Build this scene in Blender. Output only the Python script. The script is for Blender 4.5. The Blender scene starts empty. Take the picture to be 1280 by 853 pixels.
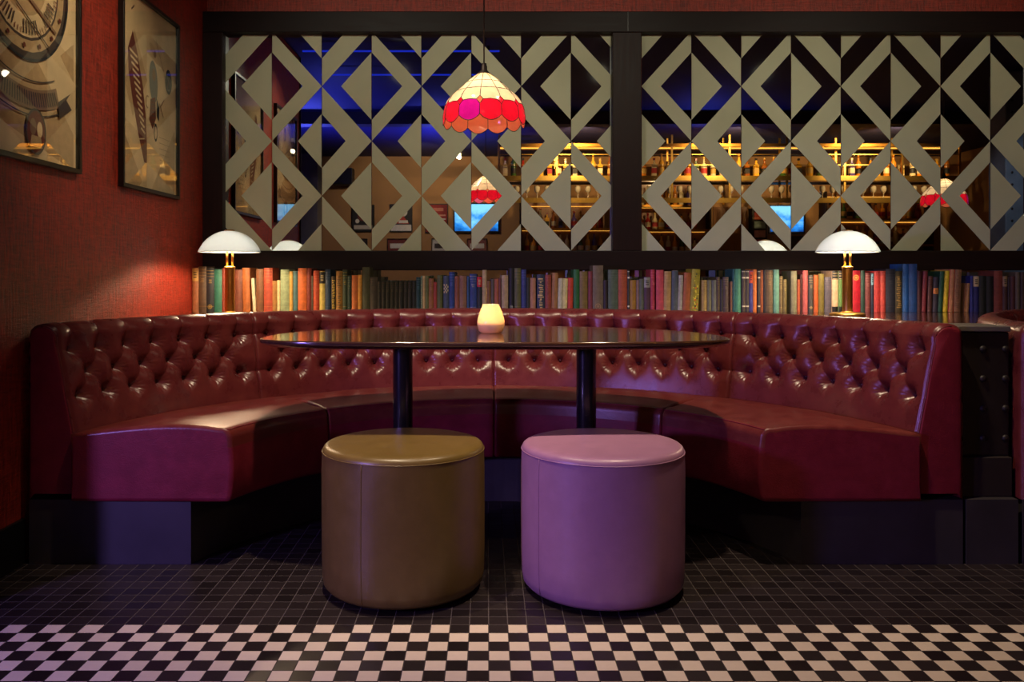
import bpy, bmesh, math, random
from math import sin, cos, pi, sqrt, radians, atan2, exp, acos, asin
from mathutils import Vector, Matrix
random.seed(7)
SC = bpy.context.scene
COL = SC.collection

# ------------------------------------------------------------------ helpers
def lin(c):
    def f(v):
        v = v/255.0
        return v/12.92 if v <= .04045 else ((v+.055)/1.055)**2.4
    return (f(c[0]), f(c[1]), f(c[2]), 1)

class MB:
    """collects vertices and faces, becomes one mesh object"""
    def __init__(s): s.v=[]; s.f=[]; s.m=[]; s.sm=[]
    def add(s, verts, faces, mi=0, smooth=False):
        b=len(s.v); s.v.extend(tuple(p) for p in verts)
        for f in faces:
            s.f.append(tuple(b+i for i in f)); s.m.append(mi); s.sm.append(smooth)
        return s
    def box(s, x0,x1,y0,y1,z0,z1, mi=0):
        v=[(x0,y0,z0),(x1,y0,z0),(x1,y1,z0),(x0,y1,z0),(x0,y0,z1),(x1,y0,z1),(x1,y1,z1),(x0,y1,z1)]
        return s.add(v,[(0,3,2,1),(4,5,6,7),(0,1,5,4),(1,2,6,5),(2,3,7,6),(3,0,4,7)],mi)
    def lathe(s, prof, n=32, mi=0, smooth=True, c=(0,0,0), cap0=False, cap1=False, mis=None):
        v=[]
        for (r,z) in prof:
            for k in range(n):
                a=2*pi*k/n; v.append((c[0]+r*cos(a),c[1]+r*sin(a),c[2]+z))
        b=len(s.v); s.v.extend(v)
        for i in range(len(prof)-1):
            for k in range(n):
                k2=(k+1)%n
                s.f.append((b+i*n+k,b+i*n+k2,b+(i+1)*n+k2,b+(i+1)*n+k)); s.m.append(mis[i] if mis else mi); s.sm.append(smooth)
        if cap0: s.f.append(tuple(b+k for k in reversed(range(n)))); s.m.append(mis[0] if mis else mi); s.sm.append(False)
        if cap1: s.f.append(tuple(b+(len(prof)-1)*n+k for k in range(n))); s.m.append(mis[-1] if mis else mi); s.sm.append(False)
        return s
    def tube(s, pts, r, n=6, mi=0, closed=False):
        pts=[Vector(p) for p in pts]; N=len(pts); b=len(s.v)
        for i,p in enumerate(pts):
            if closed: t=pts[(i+1)%N]-pts[i-1]
            else: t=pts[min(i+1,N-1)]-pts[max(i-1,0)]
            t.normalize(); u=t.orthogonal().normalized() if abs(t.z)>.95 else t.cross(Vector((0,0,1))).normalized()
            w=t.cross(u)
            for k in range(n):
                a=2*pi*k/n; q=p+u*(r*cos(a))+w*(r*sin(a)); s.v.append(tuple(q))
        for i in range(N if closed else N-1):
            for k in range(n):
                k2=(k+1)%n; i2=(i+1)%N
                s.f.append((b+i*n+k,b+i*n+k2,b+i2*n+k2,b+i2*n+k)); s.m.append(mi); s.sm.append(True)
        if not closed:
            s.f.append(tuple(b+k for k in reversed(range(n)))); s.m.append(mi); s.sm.append(False)
            s.f.append(tuple(b+(N-1)*n+k for k in range(n))); s.m.append(mi); s.sm.append(False)
        return s
    def prism(s, pts, axis, a0, a1, mi=0):
        """extrude a 2D polygon (u,w) along axis: 'z' -> (u,w)=(x,y); 'y' -> (x,z); 'x' -> (y,z)"""
        n=len(pts)
        def P(u,w,a): return (u,w,a) if axis=='z' else ((u,a,w) if axis=='y' else (a,u,w))
        v=[P(u,w,a0) for u,w in pts]+[P(u,w,a1) for u,w in pts]
        f=[tuple(reversed(range(n))),tuple(range(n,2*n))]+[(i,(i+1)%n,n+(i+1)%n,n+i) for i in range(n)]
        return s.add(v,f,mi)
    def grid(s, P, nu, nv, mi=0, smooth=True, closed_u=False):
        """P[i][j] i<nu, j<nv"""
        b=len(s.v)
        for i in range(nu):
            for j in range(nv): s.v.append(tuple(P[i][j]))
        for i in range(nu if closed_u else nu-1):
            i2=(i+1)%nu
            for j in range(nv-1):
                s.f.append((b+i*nv+j,b+i2*nv+j,b+i2*nv+j+1,b+i*nv+j+1)); s.m.append(mi); s.sm.append(smooth)
        return b
    def build(s, name, mats, parent=None, loc=(0,0,0), fix=True, bevel=0, kind=None):
        me=bpy.data.meshes.new(name); me.from_pydata(s.v,[],s.f); me.update()
        if not isinstance(mats,(list,tuple)): mats=[mats]
        for m in mats: me.materials.append(m)
        for p,mi,sm in zip(me.polygons,s.m,s.sm): p.material_index=mi; p.use_smooth=sm
        if fix or bevel:
            bm=bmesh.new(); bm.from_mesh(me)
            bmesh.ops.remove_doubles(bm,verts=bm.verts,dist=1e-6)
            if fix: bmesh.ops.recalc_face_normals(bm,faces=bm.faces)
            bm.to_mesh(me); bm.free()
        o=bpy.data.objects.new(name,me); COL.objects.link(o); o.location=loc
        if parent: o.parent=parent
        if bevel:
            b=o.modifiers.new('edge','BEVEL'); b.width=bevel; b.segments=3; b.limit_method='ANGLE'; b.angle_limit=radians(40)
        if kind: o['kind']=kind
        return o

def tag(o,label,cat,group=None,kind=None):
    o['label']=label; o['category']=cat
    if group: o['group']=group
    if kind: o['kind']=kind
    return o
def thing(name,label,cat,loc=(0,0,0),rz=0,group=None):
    o=bpy.data.objects.new(name,None); COL.objects.link(o); o.location=loc; o.rotation_euler=(0,0,rz)
    o.empty_display_size=.1
    return tag(o,label,cat,group)
def dup(root,loc,rz=None,label=None,group=None):
    r=root.copy(); COL.objects.link(r); r.location=loc
    if rz is not None: r.rotation_euler=(0,0,rz)
    if label: r['label']=label
    if group: r['group']=group
    for ch in list(root.children):
        c=ch.copy(); COL.objects.link(c); c.parent=r
        for g in ch.children:
            d=g.copy(); COL.objects.link(d); d.parent=c
    return r

# ------------------------------------------------------------------ materials
class NT:
    def __init__(s,name):
        s.m=bpy.data.materials.new(name); s.m.use_nodes=True; s.t=s.m.node_tree; s.n=s.t.nodes; s.n.clear()
        s.out=s.n.new('ShaderNodeOutputMaterial')
    def new(s,t,**kw):
        n=s.n.new(t)
        for k,v in kw.items():
            if k in ('operation','blend_type','data_type','noise_dimensions','wave_type','bands_direction','feature','interpolation','use_clamp'): setattr(n,k,v)
            else: n.inputs[k.replace('_',' ')].default_value=v
        return n
    def link(s,a,b): s.t.links.new(a,b)
    def math(s,op,a,b=None,c=None):
        n=s.n.new('ShaderNodeMath'); n.operation=op
        for i,x in enumerate((a,b,c)):
            if x is None: continue
            if isinstance(x,(int,float)): n.inputs[i].default_value=x
            else: s.link(x,n.inputs[i])
        return n.outputs[0]
    def coord(s,scale=(1,1,1),kind='Object'):
        tc=s.n.new('ShaderNodeTexCoord'); mp=s.n.new('ShaderNodeMapping'); mp.inputs['Scale'].default_value=scale
        s.link(tc.outputs[kind],mp.inputs[0]); return mp.outputs[0]
    def noise(s,vec,scale=5,detail=4,rough=.55):
        n=s.new('ShaderNodeTexNoise'); n.inputs['Scale'].default_value=scale; n.inputs['Detail'].default_value=detail; n.inputs['Roughness'].default_value=rough
        s.link(vec,n.inputs['Vector']); return n.outputs['Fac']
    def ramp(s,fac,stops):
        r=s.n.new('ShaderNodeValToRGB'); e=r.color_ramp.elements
        while len(e)<len(stops): e.new(.5)
        for x,(p,c) in zip(e,stops): x.position=p; x.color=c if len(c)==4 else (*c,1)
        s.link(fac,r.inputs[0]); return r.outputs['Color']
    def mixc(s,fac,a,b):
        n=s.n.new('ShaderNodeMix'); n.data_type='RGBA'
        ins=[n.inputs[0],n.inputs[6],n.inputs[7]]
        for i,x in zip(ins,(fac,a,b)):
            if isinstance(x,(int,float)): i.default_value=x
            elif isinstance(x,tuple): i.default_value=x
            else: s.link(x,i)
        return n.outputs[2]
    def bump(s,h,strength=.2,dist=.01):
        b=s.n.new('ShaderNodeBump'); b.inputs['Strength'].default_value=strength; b.inputs['Distance'].default_value=dist
        s.link(h,b.inputs['Height']); return b.outputs[0]
    def pbr(s,color=None,rough=.5,metal=0,normal=None,spec=None,coat=0,coatr=.1,emit=None,es=0):
        p=s.n.new('ShaderNodeBsdfPrincipled')
        for key,x in (('Base Color',color),('Roughness',rough),('Metallic',metal),('Normal',normal)):
            if x is None: continue
            if isinstance(x,(int,float,tuple)): p.inputs[key].default_value=x
            else: s.link(x,p.inputs[key])
        if spec is not None: p.inputs['Specular IOR Level'].default_value=spec
        p.inputs['Coat Weight'].default_value=coat; p.inputs['Coat Roughness'].default_value=coatr
        if emit is not None:
            if isinstance(emit,tuple): p.inputs['Emission Color'].default_value=emit
            else: s.link(emit,p.inputs['Emission Color'])
            p.inputs['Emission Strength'].default_value=es
        s.link(p.outputs[0],s.out.inputs[0]); return p

_cache={}
def plain(c,rough=.5,metal=0,coat=0,var=.12,spec=None,scale=30):
    """slightly mottled solid colour"""
    key=('p',c,rough,metal,coat,var,spec,scale)
    if key in _cache: return _cache[key]
    t=NT('paint'); L=lin(c)
    if var:
        f=t.noise(t.coord(),scale,3)
        col=t.ramp(f,[(.25,tuple(x*(1-var*1.6) for x in L[:3])),(.75,tuple(min(1,x*(1+var)) for x in L[:3]))])
    else: col=L
    t.pbr(col,rough,metal,coat=coat,spec=spec); _cache[key]=t.m; return t.m
def emis(c,s):
    key=('e',c,s)
    if key in _cache: return _cache[key]
    t=NT('glow'); e=t.new('ShaderNodeEmission'); e.inputs[0].default_value=lin(c); e.inputs[1].default_value=s
    t.link(e.outputs[0],t.out.inputs[0]); _cache[key]=t.m; return t.m

def mat_leather(c,rough=.36,wear=(150,90,70),amt=.35,bump=.25,coat=.0,sc=1.0,mott=.24,spec=.5):
    t=NT('leather'); co=t.coord((sc,sc,sc)); L=lin(c)[:3]; W=lin(wear)
    big=t.noise(co,3.2,5,.6); mid=t.noise(co,16,5,.6)
    base=t.ramp(mid,[(.3,tuple(x*(1-mott*1.15) for x in L)),(.7,tuple(x*(1+mott*.8) for x in L))])
    wf=t.ramp(t.math('MULTIPLY',big,mid),[(.22,(0,0,0)),(.48,(amt,amt,amt))])
    col=t.mixc(wf,base,W)
    v=t.new('ShaderNodeTexVoronoi'); v.inputs['Scale'].default_value=260; t.link(co,v.inputs['Vector'])
    h=t.math('ADD',t.math('MULTIPLY',v.outputs['Distance'],.5),t.noise(co,45,4,.65))
    rr=t.math('MULTIPLY_ADD',mid,.22,rough-.11)
    t.pbr(col,rr,normal=t.bump(h,bump,.002),spec=spec,coat=coat,coatr=.25); return t.m

def mat_wood(c,c2,rough=.3,coat=.3,scale=(2,40,40),bump=.05,spec=.5):
    t=NT('wood'); co=t.coord(scale); f=t.noise(co,1.5,6,.65)
    g=t.noise(t.coord(tuple(3*x for x in scale)),1.2,3,.6)
    col=t.ramp(t.math('MULTIPLY_ADD',g,.35,t.math('MULTIPLY',f,.65)),[(.3,lin(c)),(.7,lin(c2))])
    t.pbr(col,t.math('MULTIPLY_ADD',f,.16,rough-.08),normal=t.bump(f,bump,.004),coat=coat,coatr=.12,spec=spec); return t.m

def mat_wallpaper(c):
    t=NT('wallpaper'); L=lin(c)[:3]
    # vertical threads: stretched along z; horizontal slubs stretched along x/y
    a=t.noise(t.coord((95,95,13)),1,5,.7); b=t.noise(t.coord((13,13,120)),1,5,.7); big=t.noise(t.coord(),1.3,3)
    m=t.math('ADD',t.math('MULTIPLY',a,.6),t.math('MULTIPLY',b,.4))
    col=t.ramp(m,[(.40,tuple(x*.42 for x in L)),(.60,tuple(x*1.4 for x in L))])
    col=t.mixc(t.math('MULTIPLY',big,.25),col,(L[0]*.7,L[1]*.6,L[2]*.6,1))
    t.pbr(col,t.math('MULTIPLY_ADD',a,.4,.25),normal=t.bump(m,1.0,.006),spec=.55); return t.m

def mat_floor(T,x0,y0):
    """black mosaic with a black and cream chequer band nearer the room"""
    t=NT('mosaic_tiles'); tc=t.n.new('ShaderNodeTexCoord'); sp=t.n.new('ShaderNodeSeparateXYZ'); t.link(tc.outputs['Object'],sp.inputs[0])
    u=t.math('DIVIDE',t.math('SUBTRACT',sp.outputs[0],x0),T); v=t.math('DIVIDE',t.math('SUBTRACT',y0,sp.outputs[1]),T)
    iu=t.math('FLOOR',u); iv=t.math('FLOOR',v)
    fu=t.math('SUBTRACT',u,iu); fv=t.math('SUBTRACT',v,iv)
    par=t.math('ABSOLUTE',t.math('MODULO',t.math('ADD',iu,iv),2.0))
    par=t.math('GREATER_THAN',par,.5)
    band=t.math('GREATER_THAN',v,0.0)
    white=t.math('MULTIPLY',par,band)
    # per tile tone
    wn=t.new('ShaderNodeTexWhiteNoise'); wn.noise_dimensions='2D'
    cb=t.n.new('ShaderNodeCombineXYZ'); t.link(iu,cb.inputs[0]); t.link(iv,cb.inputs[1]); t.link(cb.outputs[0],wn.inputs['Vector'])
    rnd=wn.outputs['Value']
    ns=t.noise(t.coord(),40,4)
    blk=t.mixc(t.math('MULTIPLY',rnd,.9),lin((26,20,22)),lin((42,34,36)))
    wht=t.mixc(t.math('MULTIPLY_ADD',rnd,.5,t.math('MULTIPLY',ns,.4)),lin((222,206,190)),lin((196,178,162)))
    col=t.mixc(white,blk,wht)
    du=t.math('ABSOLUTE',t.math('SUBTRACT',fu,.5)); dv=t.math('ABSOLUTE',t.math('SUBTRACT',fv,.5))
    edge=t.math('MAXIMUM',du,dv)
    gr=t.ramp(edge,[(.468,(0,0,0)),(.482,(1,1,1))])
    gcol=t.mixc(band,lin((74,66,66)),lin((58,50,50)))
    col=t.mixc(gr,col,gcol)
    rough=t.mixc(gr,(.36,.36,.36,1),(.85,.85,.85,1))
    r2=t.math('MULTIPLY_ADD',rnd,.1,t.math('MULTIPLY_ADD',ns,.12,-.1))
    rr=t.math('ADD',rough,r2)
    h=t.math('SUBTRACT',1.0,gr); h=t.math('MULTIPLY_ADD',ns,.12,h)
    t.pbr(col,rr,normal=t.bump(h,.35,.0015),spec=.4); return t.m

def mat_glass_sheet(name='pane_glass',tint=(1,1,1,1),rough=.0):
    t=NT(name); tr=t.new('ShaderNodeBsdfTransparent'); tr.inputs[0].default_value=tint
    gl=t.new('ShaderNodeBsdfGlossy'); gl.inputs['Roughness'].default_value=rough
    geo=t.n.new('ShaderNodeNewGeometry')
    ior=t.math('MULTIPLY_ADD',geo.outputs['Backfacing'],1/1.5-1.5,1.5)   # same reflectance from both faces of the sheet
    fr=t.new('ShaderNodeFresnel'); t.link(ior,fr.inputs[0])
    mx=t.new('ShaderNodeMixShader'); t.link(fr.outputs[0],mx.inputs[0]); t.link(tr.outputs[0],mx.inputs[1]); t.link(gl.outputs[0],mx.inputs[2])
    t.link(mx.outputs[0],t.out.inputs[0]); return t.m

def mat_shade(c,trans=.75,gloss=.08,name='lamp_glass',mottle=.25,scale=20,emit=0,inner=None):
    """milky glass lit from behind"""
    t=NT(name); L=lin(c)[:3]
    f=t.noise(t.coord(),scale,5,.6)
    col=t.ramp(f,[(.3,tuple(x*(1-mottle) for x in L)),(.7,tuple(min(1,x*(1+mottle*.5)) for x in L))])
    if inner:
        geo=t.n.new('ShaderNodeNewGeometry'); dcol=t.mixc(geo.outputs['Backfacing'],col,lin(inner))  # bulb-lit look of the shade's inside painted into the back-face colour
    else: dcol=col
    d=t.new('ShaderNodeBsdfDiffuse'); tr=t.new('ShaderNodeBsdfTranslucent'); g=t.new('ShaderNodeBsdfGlossy'); g.inputs['Roughness'].default_value=.12
    t.link(dcol,d.inputs[0]); t.link(col,tr.inputs[0])
    m=t.new('ShaderNodeMixShader'); m.inputs[0].default_value=trans; t.link(d.outputs[0],m.inputs[1]); t.link(tr.outputs[0],m.inputs[2])
    gb=t.n.new('ShaderNodeNewGeometry'); fr=t.new('ShaderNodeFresnel'); t.link(t.math('MULTIPLY_ADD',gb.outputs['Backfacing'],1/1.45-1.45,1.45),fr.inputs[0])
    m2=t.new('ShaderNodeMixShader'); t.link(fr.outputs[0],m2.inputs[0]); t.link(m.outputs[0],m2.inputs[1]); t.link(g.outputs[0],m2.inputs[2])
    last=m2.outputs[0]
    if emit:
        e=t.new('ShaderNodeEmission'); t.link(col,e.inputs[0]); e.inputs[1].default_value=emit
        a=t.new('ShaderNodeAddShader'); t.link(last,a.inputs[0]); t.link(e.outputs[0],a.inputs[1]); last=a.outputs[0]
    t.link(last,t.out.inputs[0]); return t.m

M={}
M['leather']=mat_leather((100,37,40),.29,(150,84,62),.16,.2,mott=.16)
M['leather_seat']=mat_leather((106,38,36),.34,(160,96,76),.2,.25,mott=.14)
M['leather_front']=mat_leather((118,26,42),.5,(150,56,78),.2,.35,mott=.14,spec=.28)
M['leather_dark']=mat_leather((24,17,17),.55,(40,30,28),.2,.2)
M['button']=mat_leather((58,16,22),.35,(80,30,30),.2,.1)
M['stool_brown']=mat_leather((100,80,40),.34,(130,104,60),.06,.14,sc=1.4,mott=.08)
M['stool_lilac']=mat_leather((152,108,140),.36,(180,140,170),.06,.14,sc=1.4,mott=.05)
M['plinth']=plain((54,49,52),.55,var=.2,scale=7)
M['wood_dark']=mat_wood((18,7,7),(32,13,12),.5,.0,(3,40,40),spec=.22)
M['wood_dark_v']=mat_wood((24,8,8),(40,16,15),.5,.0,(40,40,3),spec=.22)
M['wood_table']=mat_wood((50,30,22),(88,56,38),.13,.6,(3,46,46),.012)
M['wood_ledge']=mat_wood((42,24,18),(70,42,30),.16,.5,(3,40,40),.03)
M['wood_mid']=mat_wood((110,66,30),(150,96,46),.4,.2,(30,30,2.5))
M['paper_red']=mat_wallpaper((162,50,33))
M['black']=plain((20,19,20),.4,var=.1)
M['black_gloss']=plain((24,24,28),.22,var=.05,coat=.5)
M['frame_black']=plain((22,19,17),.35,var=.1)
M['brass']=plain((222,178,92),.34,1.0,var=.08)
M['brass_dim']=plain((170,120,50),.35,1.0,var=.1)
M['cream_metal']=plain((150,150,140),.3,1.0,var=.05)
M['tan']=plain((176,132,86),.8,var=.06,scale=2)
M['navy']=plain((18,20,74),.7,var=.1,scale=2)
M['beam']=plain((44,32,30),.7,var=.1,scale=3)
M['grey']=plain((128,126,124),.7,var=.12,scale=6)
M['lead']=plain((38,30,30),.5,.6,var=.1)
M['glass_pane']=mat_glass_sheet()
def _mirror():
    t=NT('mirror_glass'); t.pbr((.80,.82,.80,1),.012,1.0); return t.m
M['mirror']=_mirror()
def _frost():
    t=NT('etched_glass'); f=t.noise(t.coord(),2.2,4); f2=t.noise(t.coord((1,1,1)),300,2)
    col=t.ramp(t.math('MULTIPLY_ADD',f2,.1,f),[(.3,lin((182,182,154))),(.75,lin((198,198,170)))])
    t.pbr(col,.85,0.0,spec=0.0); return t.m
M['frost']=_frost()
M['frost_edge']=plain((150,162,150),.3,var=.05)
M['opal']=mat_shade((226,238,250),.34,mottle=.03,scale=4,name='opal_glass')

# ------------------------------------------------------------------ the room
WL=-1.608          # left wall face
YB=4.76            # back wall face
CEIL=2.85
m=MB(); m.add([(-6,-3.9,0),(7.4,-3.9,0),(7.4,4.9,0),(-6,4.9,0)],[(0,1,2,3)])
TILE=.05455
m.build('floor',mat_floor(TILE,.004,2.358),kind='structure')
MB().box(-6,7.4,-3.9,4.9,CEIL,CEIL+.1).build('ceiling',M['navy'],kind='structure')
MB().box(-6,7.4,YB,YB+.14,0,CEIL).build('wall_back',M['paper_red'],kind='structure')
MB().box(WL-.16,WL,2.38,YB,0,CEIL).build('wall_left',M['paper_red'],kind='structure')
MB().box(WL-.16,WL+.012,2.368,2.38,0,CEIL).build('trim_1',M['wood_dark_v'],kind='structure')
MB().box(WL,WL+.014,2.38,2.86,0,.155).build('baseboard_left',M['black'],kind='structure',bevel=.003)
MB().box(-6,7.4,-3.76,-3.62,0,CEIL).build('wall_front',M['tan'],kind='structure')
MB().box(7.25,7.4,-3.62,YB,0,CEIL).build('wall_right',M['tan'],kind='structure')
MB().box(-6,-5.85,-3.62,YB,0,CEIL).build('wall_far_left',M['grey'],kind='structure')
# dark timber surround of the mirrors
YF=4.68; YM=4.738
MB().box(WL,5.4,YF,YB,2.364,2.482).build('trim_2',M['wood_dark'],kind='structure',bevel=.004)
MB().box(WL,5.4,YF,YB,1.018,1.129).build('trim_3',M['wood_dark'],kind='structure',bevel=.004)
MB().box(WL,-1.495,YF,YB,1.129,2.364).build('trim_4',M['wood_dark_v'],kind='structure',bevel=.003)
MB().box(.709,.872,YF+.004,YB,1.129,2.364).build('trim_5',M['wood_dark_v'],kind='structure',bevel=.003)
MB().box(3.10,3.30,YF,YB,1.129,2.364).build('trim_6',M['wood_dark_v'],kind='structure',bevel=.003)
# butt joint in the head rail
MB().box(.793,.797,YF-.0012,YF+.002,2.368,2.478).build('trim_7',M['black'],kind='structure')
# dark beams under the ceiling
for i,(y0,y1) in enumerate(((-.2,.0),)):
    MB().box(-5.85,7.25,y0,y1,CEIL-.14,CEIL).build('trim_%d'%(8+i),M['beam'],kind='structure')

# ------------------------------------------------------------------ etched lattice mirrors
def clip(poly,xa,xb,za,zb):
    def side(P,ax,val,keep):
        out=[]
        for i in range(len(P)):
            a,b=P[i],P[(i+1)%len(P)]; ia=(a[ax]-val)*keep>=-1e-9; ib=(b[ax]-val)*keep>=-1e-9
            if ia: out.append(a)
            if ia!=ib:
                t=(val-a[ax])/(b[ax]-a[ax]); q=[a[0]+t*(b[0]-a[0]),a[1]+t*(b[1]-a[1])]; q[ax]=val; out.append(tuple(q))
        return out
    for ax,val,k in ((0,xa,1),(0,xb,-1),(1,za,1),(1,zb,-1)):
        if len(poly)>2: poly=side(poly,ax,val,k)
    return poly if len(poly)>2 else []
SW=.2848; PV=.3134
AC,BC=2.0706,1.757
SIZE={'A':(.194,.1747),'B':(.1556,.1364)}
def centres(t):
    c=AC if t=='A' else BC
    return [c+2*PV*k for k in range(-3,3)]
Z0,Z1=1.125,2.369
def strip(root,x0,kind_l,kind_r,flip,xmax):
    """one tall sheet; flip False: chevrons point to +x"""
    x1=x0+SW; g=.0011
    xa,xb=x0+g,min(x1-g,xmax)
    m=MB(); m.box(xa,xb,YM,YM+.004,Z0,Z1,0)
    tri_t,chev_t=(kind_r,kind_l) if not flip else (kind_l,kind_r)
    hb,wb=SIZE[tri_t]; hc,wc=SIZE[chev_t]
    polys=[]
    X=(lambda u: x1-u) if not flip else (lambda u: x0+u)   # u measured from the triangle's base side
    for c in centres(tri_t):
        polys.append([(X(0),c-hb),(X(0),c+hb),(X(wb),c)])
    for c in centres(chev_t):                               # tip on the base side, legs to the other side
        for s in (1,-1):
            polys.append([(X(0),c),(X(SW),c+s*PV),(X(SW),c+s*hc),(X(SW-wc),c)])
    for p in polys:
        q=clip(p,xa+.0006,xb-.0006,Z0,Z1)
        if q: m.prism(q,'y',YM-.0016,YM+.001,1)
    return m.build('mirror_strip',[M['mirror'],M['frost']],root)
r=thing('lattice_mirror','wall mirror of etched diamond strips pointing away from the red wall, behind the pendant lamp','mirror',(0,0,0),group=None)
for k in range(8):
    a,b=('B','A') if k%2==0 else ('A','B')
    strip(r,-1.515+SW*k,a,b,False,.735)
r=thing('lattice_mirror','wall mirror of etched diamond strips beyond the middle post, above the bright red books','mirror',(0,0,0))
for k in range(8):
    a,b=('B','A') if k%2==0 else ('A','B')
    strip(r,.882+SW*k,a,b,True,3.13)
tag(MB().box(WL+.003,3.3,YM+.004,YM+.012,.80,1.03).build('low_mirror',M['mirror']),'low plain mirror band behind the row of books','mirror')

# ------------------------------------------------------------------ curved banquettes
CX,CY=.03,2.55
HB=.828
def ring(cx,r,th,h): return (cx+r*sin(th),CY+r*cos(th),h)
def dist_seg(px,py,a,b):
    ax,ay=a; bx,by=b; dx,dy=bx-ax,by-ay; L2=dx*dx+dy*dy
    t=max(0,min(1,((px-ax)*dx+(py-ay)*dy)/L2)) if L2 else 0
    ex,ey=px-ax-t*dx,py-ay-t*dy
    return sqrt(ex*ex+ey*ey),t*sqrt(L2)
ROW=(.735,.655,.575)
def back_profile():
    """(r,h,tuft,roll) from under the seat, up the front, over the top roll and down the outer side"""
    pts=[]
    def seg(a,b,n,t0,t1):
        for i in range(n):
            f=i/n; pts.append((a[0]+(b[0]-a[0])*f,a[1]+(b[1]-a[1])*f,t0+(t1-t0)*f))
    seg((1.452,.222),(1.470,.44),4,0,0)
    seg((1.470,.44),(1.530,.765),86,1,1)
    # roll
    c=(1.585,.768); rad=.057
    n=22
    for i in range(n+1):
        a=pi-.18-(pi*.62-.18)*i/n
        pts.append((c[0]+rad*cos(a)*1.0,c[1]+rad*sin(a)*1.05,1-.85*i/n))
    x,h,_=pts[-1]
    seg((x+.004,h),(1.628,.815),4,.1,0)
    seg((1.634,.806),(1.64,.78),3,0,0)
    seg((1.64,.76),(1.64,.222),5,0,0)
    pts.append((1.64,.222,0))
    return pts
PROF=back_profile()
def build_back(name,root,cx,dR,th0,th1,end,nb,label=None):
    """one tufted back panel between two seams; end=+1/-1 when its outer edge is the booth's flat end"""
    R=1.5+dR
    inner=min(abs(th0),abs(th1)); outer=max(abs(th0),abs(th1)); sg=1 if (th0+th1)>0 else -1
    Ls=(outer-inner)*R; pitch=Ls/(nb+.18) if True else .127
    s0=(Ls-pitch*(nb-1))/2
    b1=[(s0+pitch*i,ROW[0]) for i in range(nb)]; b3=[(s0+pitch*i,ROW[2]) for i in range(nb)]
    b2=[(s0+pitch*(i+.5),ROW[1]) for i in range(nb-1)]
    segs=[]
    for i,p in enumerate(b2):
        for q in (b1[i],b1[i+1],b3[i],b3[i+1]): segs.append((p,q))
    segs+= [((0,ROW[0]),b1[0]),(b1[-1],(Ls,ROW[0])),((0,ROW[2]),b3[0]),(b3[-1],(Ls,ROW[2]))]
    ups=[(p,(p[0],1.05)) for p in b1]; downs=[(p,(p[0],.40)) for p in b3]
    btn=b1+b2+b3
    nu=max(40,int(Ls/.0042)); nv=len(PROF)
    yend=2.85
    # arc-length height along the profile for the roll
    def th_of(r,s):
        te=acos((yend-CY)/(r+dR)) if end else outer
        lo=inner; f=s/Ls
        return sg*(lo+(te-lo)*f)
    hh=[]; acc=None
    for i,(r,h,t) in enumerate(PROF):
        if i==0: acc=h
        else:
            pr=PROF[i-1]; acc+=sqrt((r-pr[0])**2+(h-pr[1])**2)
        hh.append(acc)
    # true h for the flat part, keep growing along the roll
    off=[i for i,p in enumerate(PROF) if p[1]>=.44][0]; d=hh[off]-.44
    hh=[(x-d) for x in hh]
    k0=.325/sqrt(.325**2+.06**2)
    hh=[.44+(x-.44)*k0 for x in hh]
    P=[]
    for iu in range(nu+1):
        s=Ls*iu/nu; row=[]
        near=[(q,) for q in btn if abs(q[0]-s)<.12]
        nsegs=[g for g in segs if min(g[0][0],g[1][0])-.09<s<max(g[0][0],g[1][0])+.09]
        nups=[g for g in ups if abs(g[0][0]-s)<.09]; nd=[g for g in downs if abs(g[0][0]-s)<.09]
        es=min(s,Ls-s)
        for iv,(r,h,t) in enumerate(PROF):
            a=PROF[max(iv-1,0)]; b=PROF[min(iv+1,nv-1)]
            tx,ty=b[0]-a[0],b[1]-a[1]; ln=sqrt(tx*tx+ty*ty) or 1
            nx,ny=-ty/ln,tx/ln              # towards the sitter / up
            q=hh[iv]; disp=0
            if t>0:
                dm=.06; du=.06
                for g in nsegs:
                    dd,_=dist_seg(s,q,*g); dm=min(dm,dd)
                for g in nups:
                    dd,al=dist_seg(s,q,*g); dm=min(dm,dd+.02*max(0,al-.05)/.1); du=min(du,dd)
                for g in nd:
                    dd,al=dist_seg(s,q,*g); dm=min(dm,dd+.62*al)
                x=min(dm/.052,1.0)
                pil=sqrt(1-(1-x)**2)*.6+ (x*x*(3-2*x))*.4
                disp=.0128*(pil-1)-.0012*exp(-(dm/.0032)**2)-.0022*exp(-(du/.0034)**2)
                for (bq,) in near:
                    ds,dq=s-bq[0],q-bq[1]; d2=ds*ds+dq*dq
                    if d2<.012:
                        disp-=.021*exp(-d2/(.0175**2))+.012*exp(-d2/(.037**2))
                        dd=sqrt(d2)
                        if dd>.008:
                            ang=atan2(dq,ds)
                            disp-=.0021*(.5+.5*sin(ang*15+bq[0]*40))*exp(-((dd-.026)/.013)**2)*(1.25-.5*sin(ang))
                disp*=min(1,t)
            if t>0 and h<.47: disp*=max(0,(h-.43)/.04)
            if end and s>Ls/2: disp*=.12+.88*min(1,max(0,Ls-s)/.055)**1.5
            e=min(es,.016)/.016
            disp-=.011*(1-sqrt(max(0,1-(1-e)**2)))     # seam groove
            rr=r+nx*disp; hz=h+ny*disp
            row.append(ring(cx,rr+dR,th_of(rr,s),hz))
        P.append(row)
    m=MB(); m.grid(P,nu+1,nv)
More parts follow.
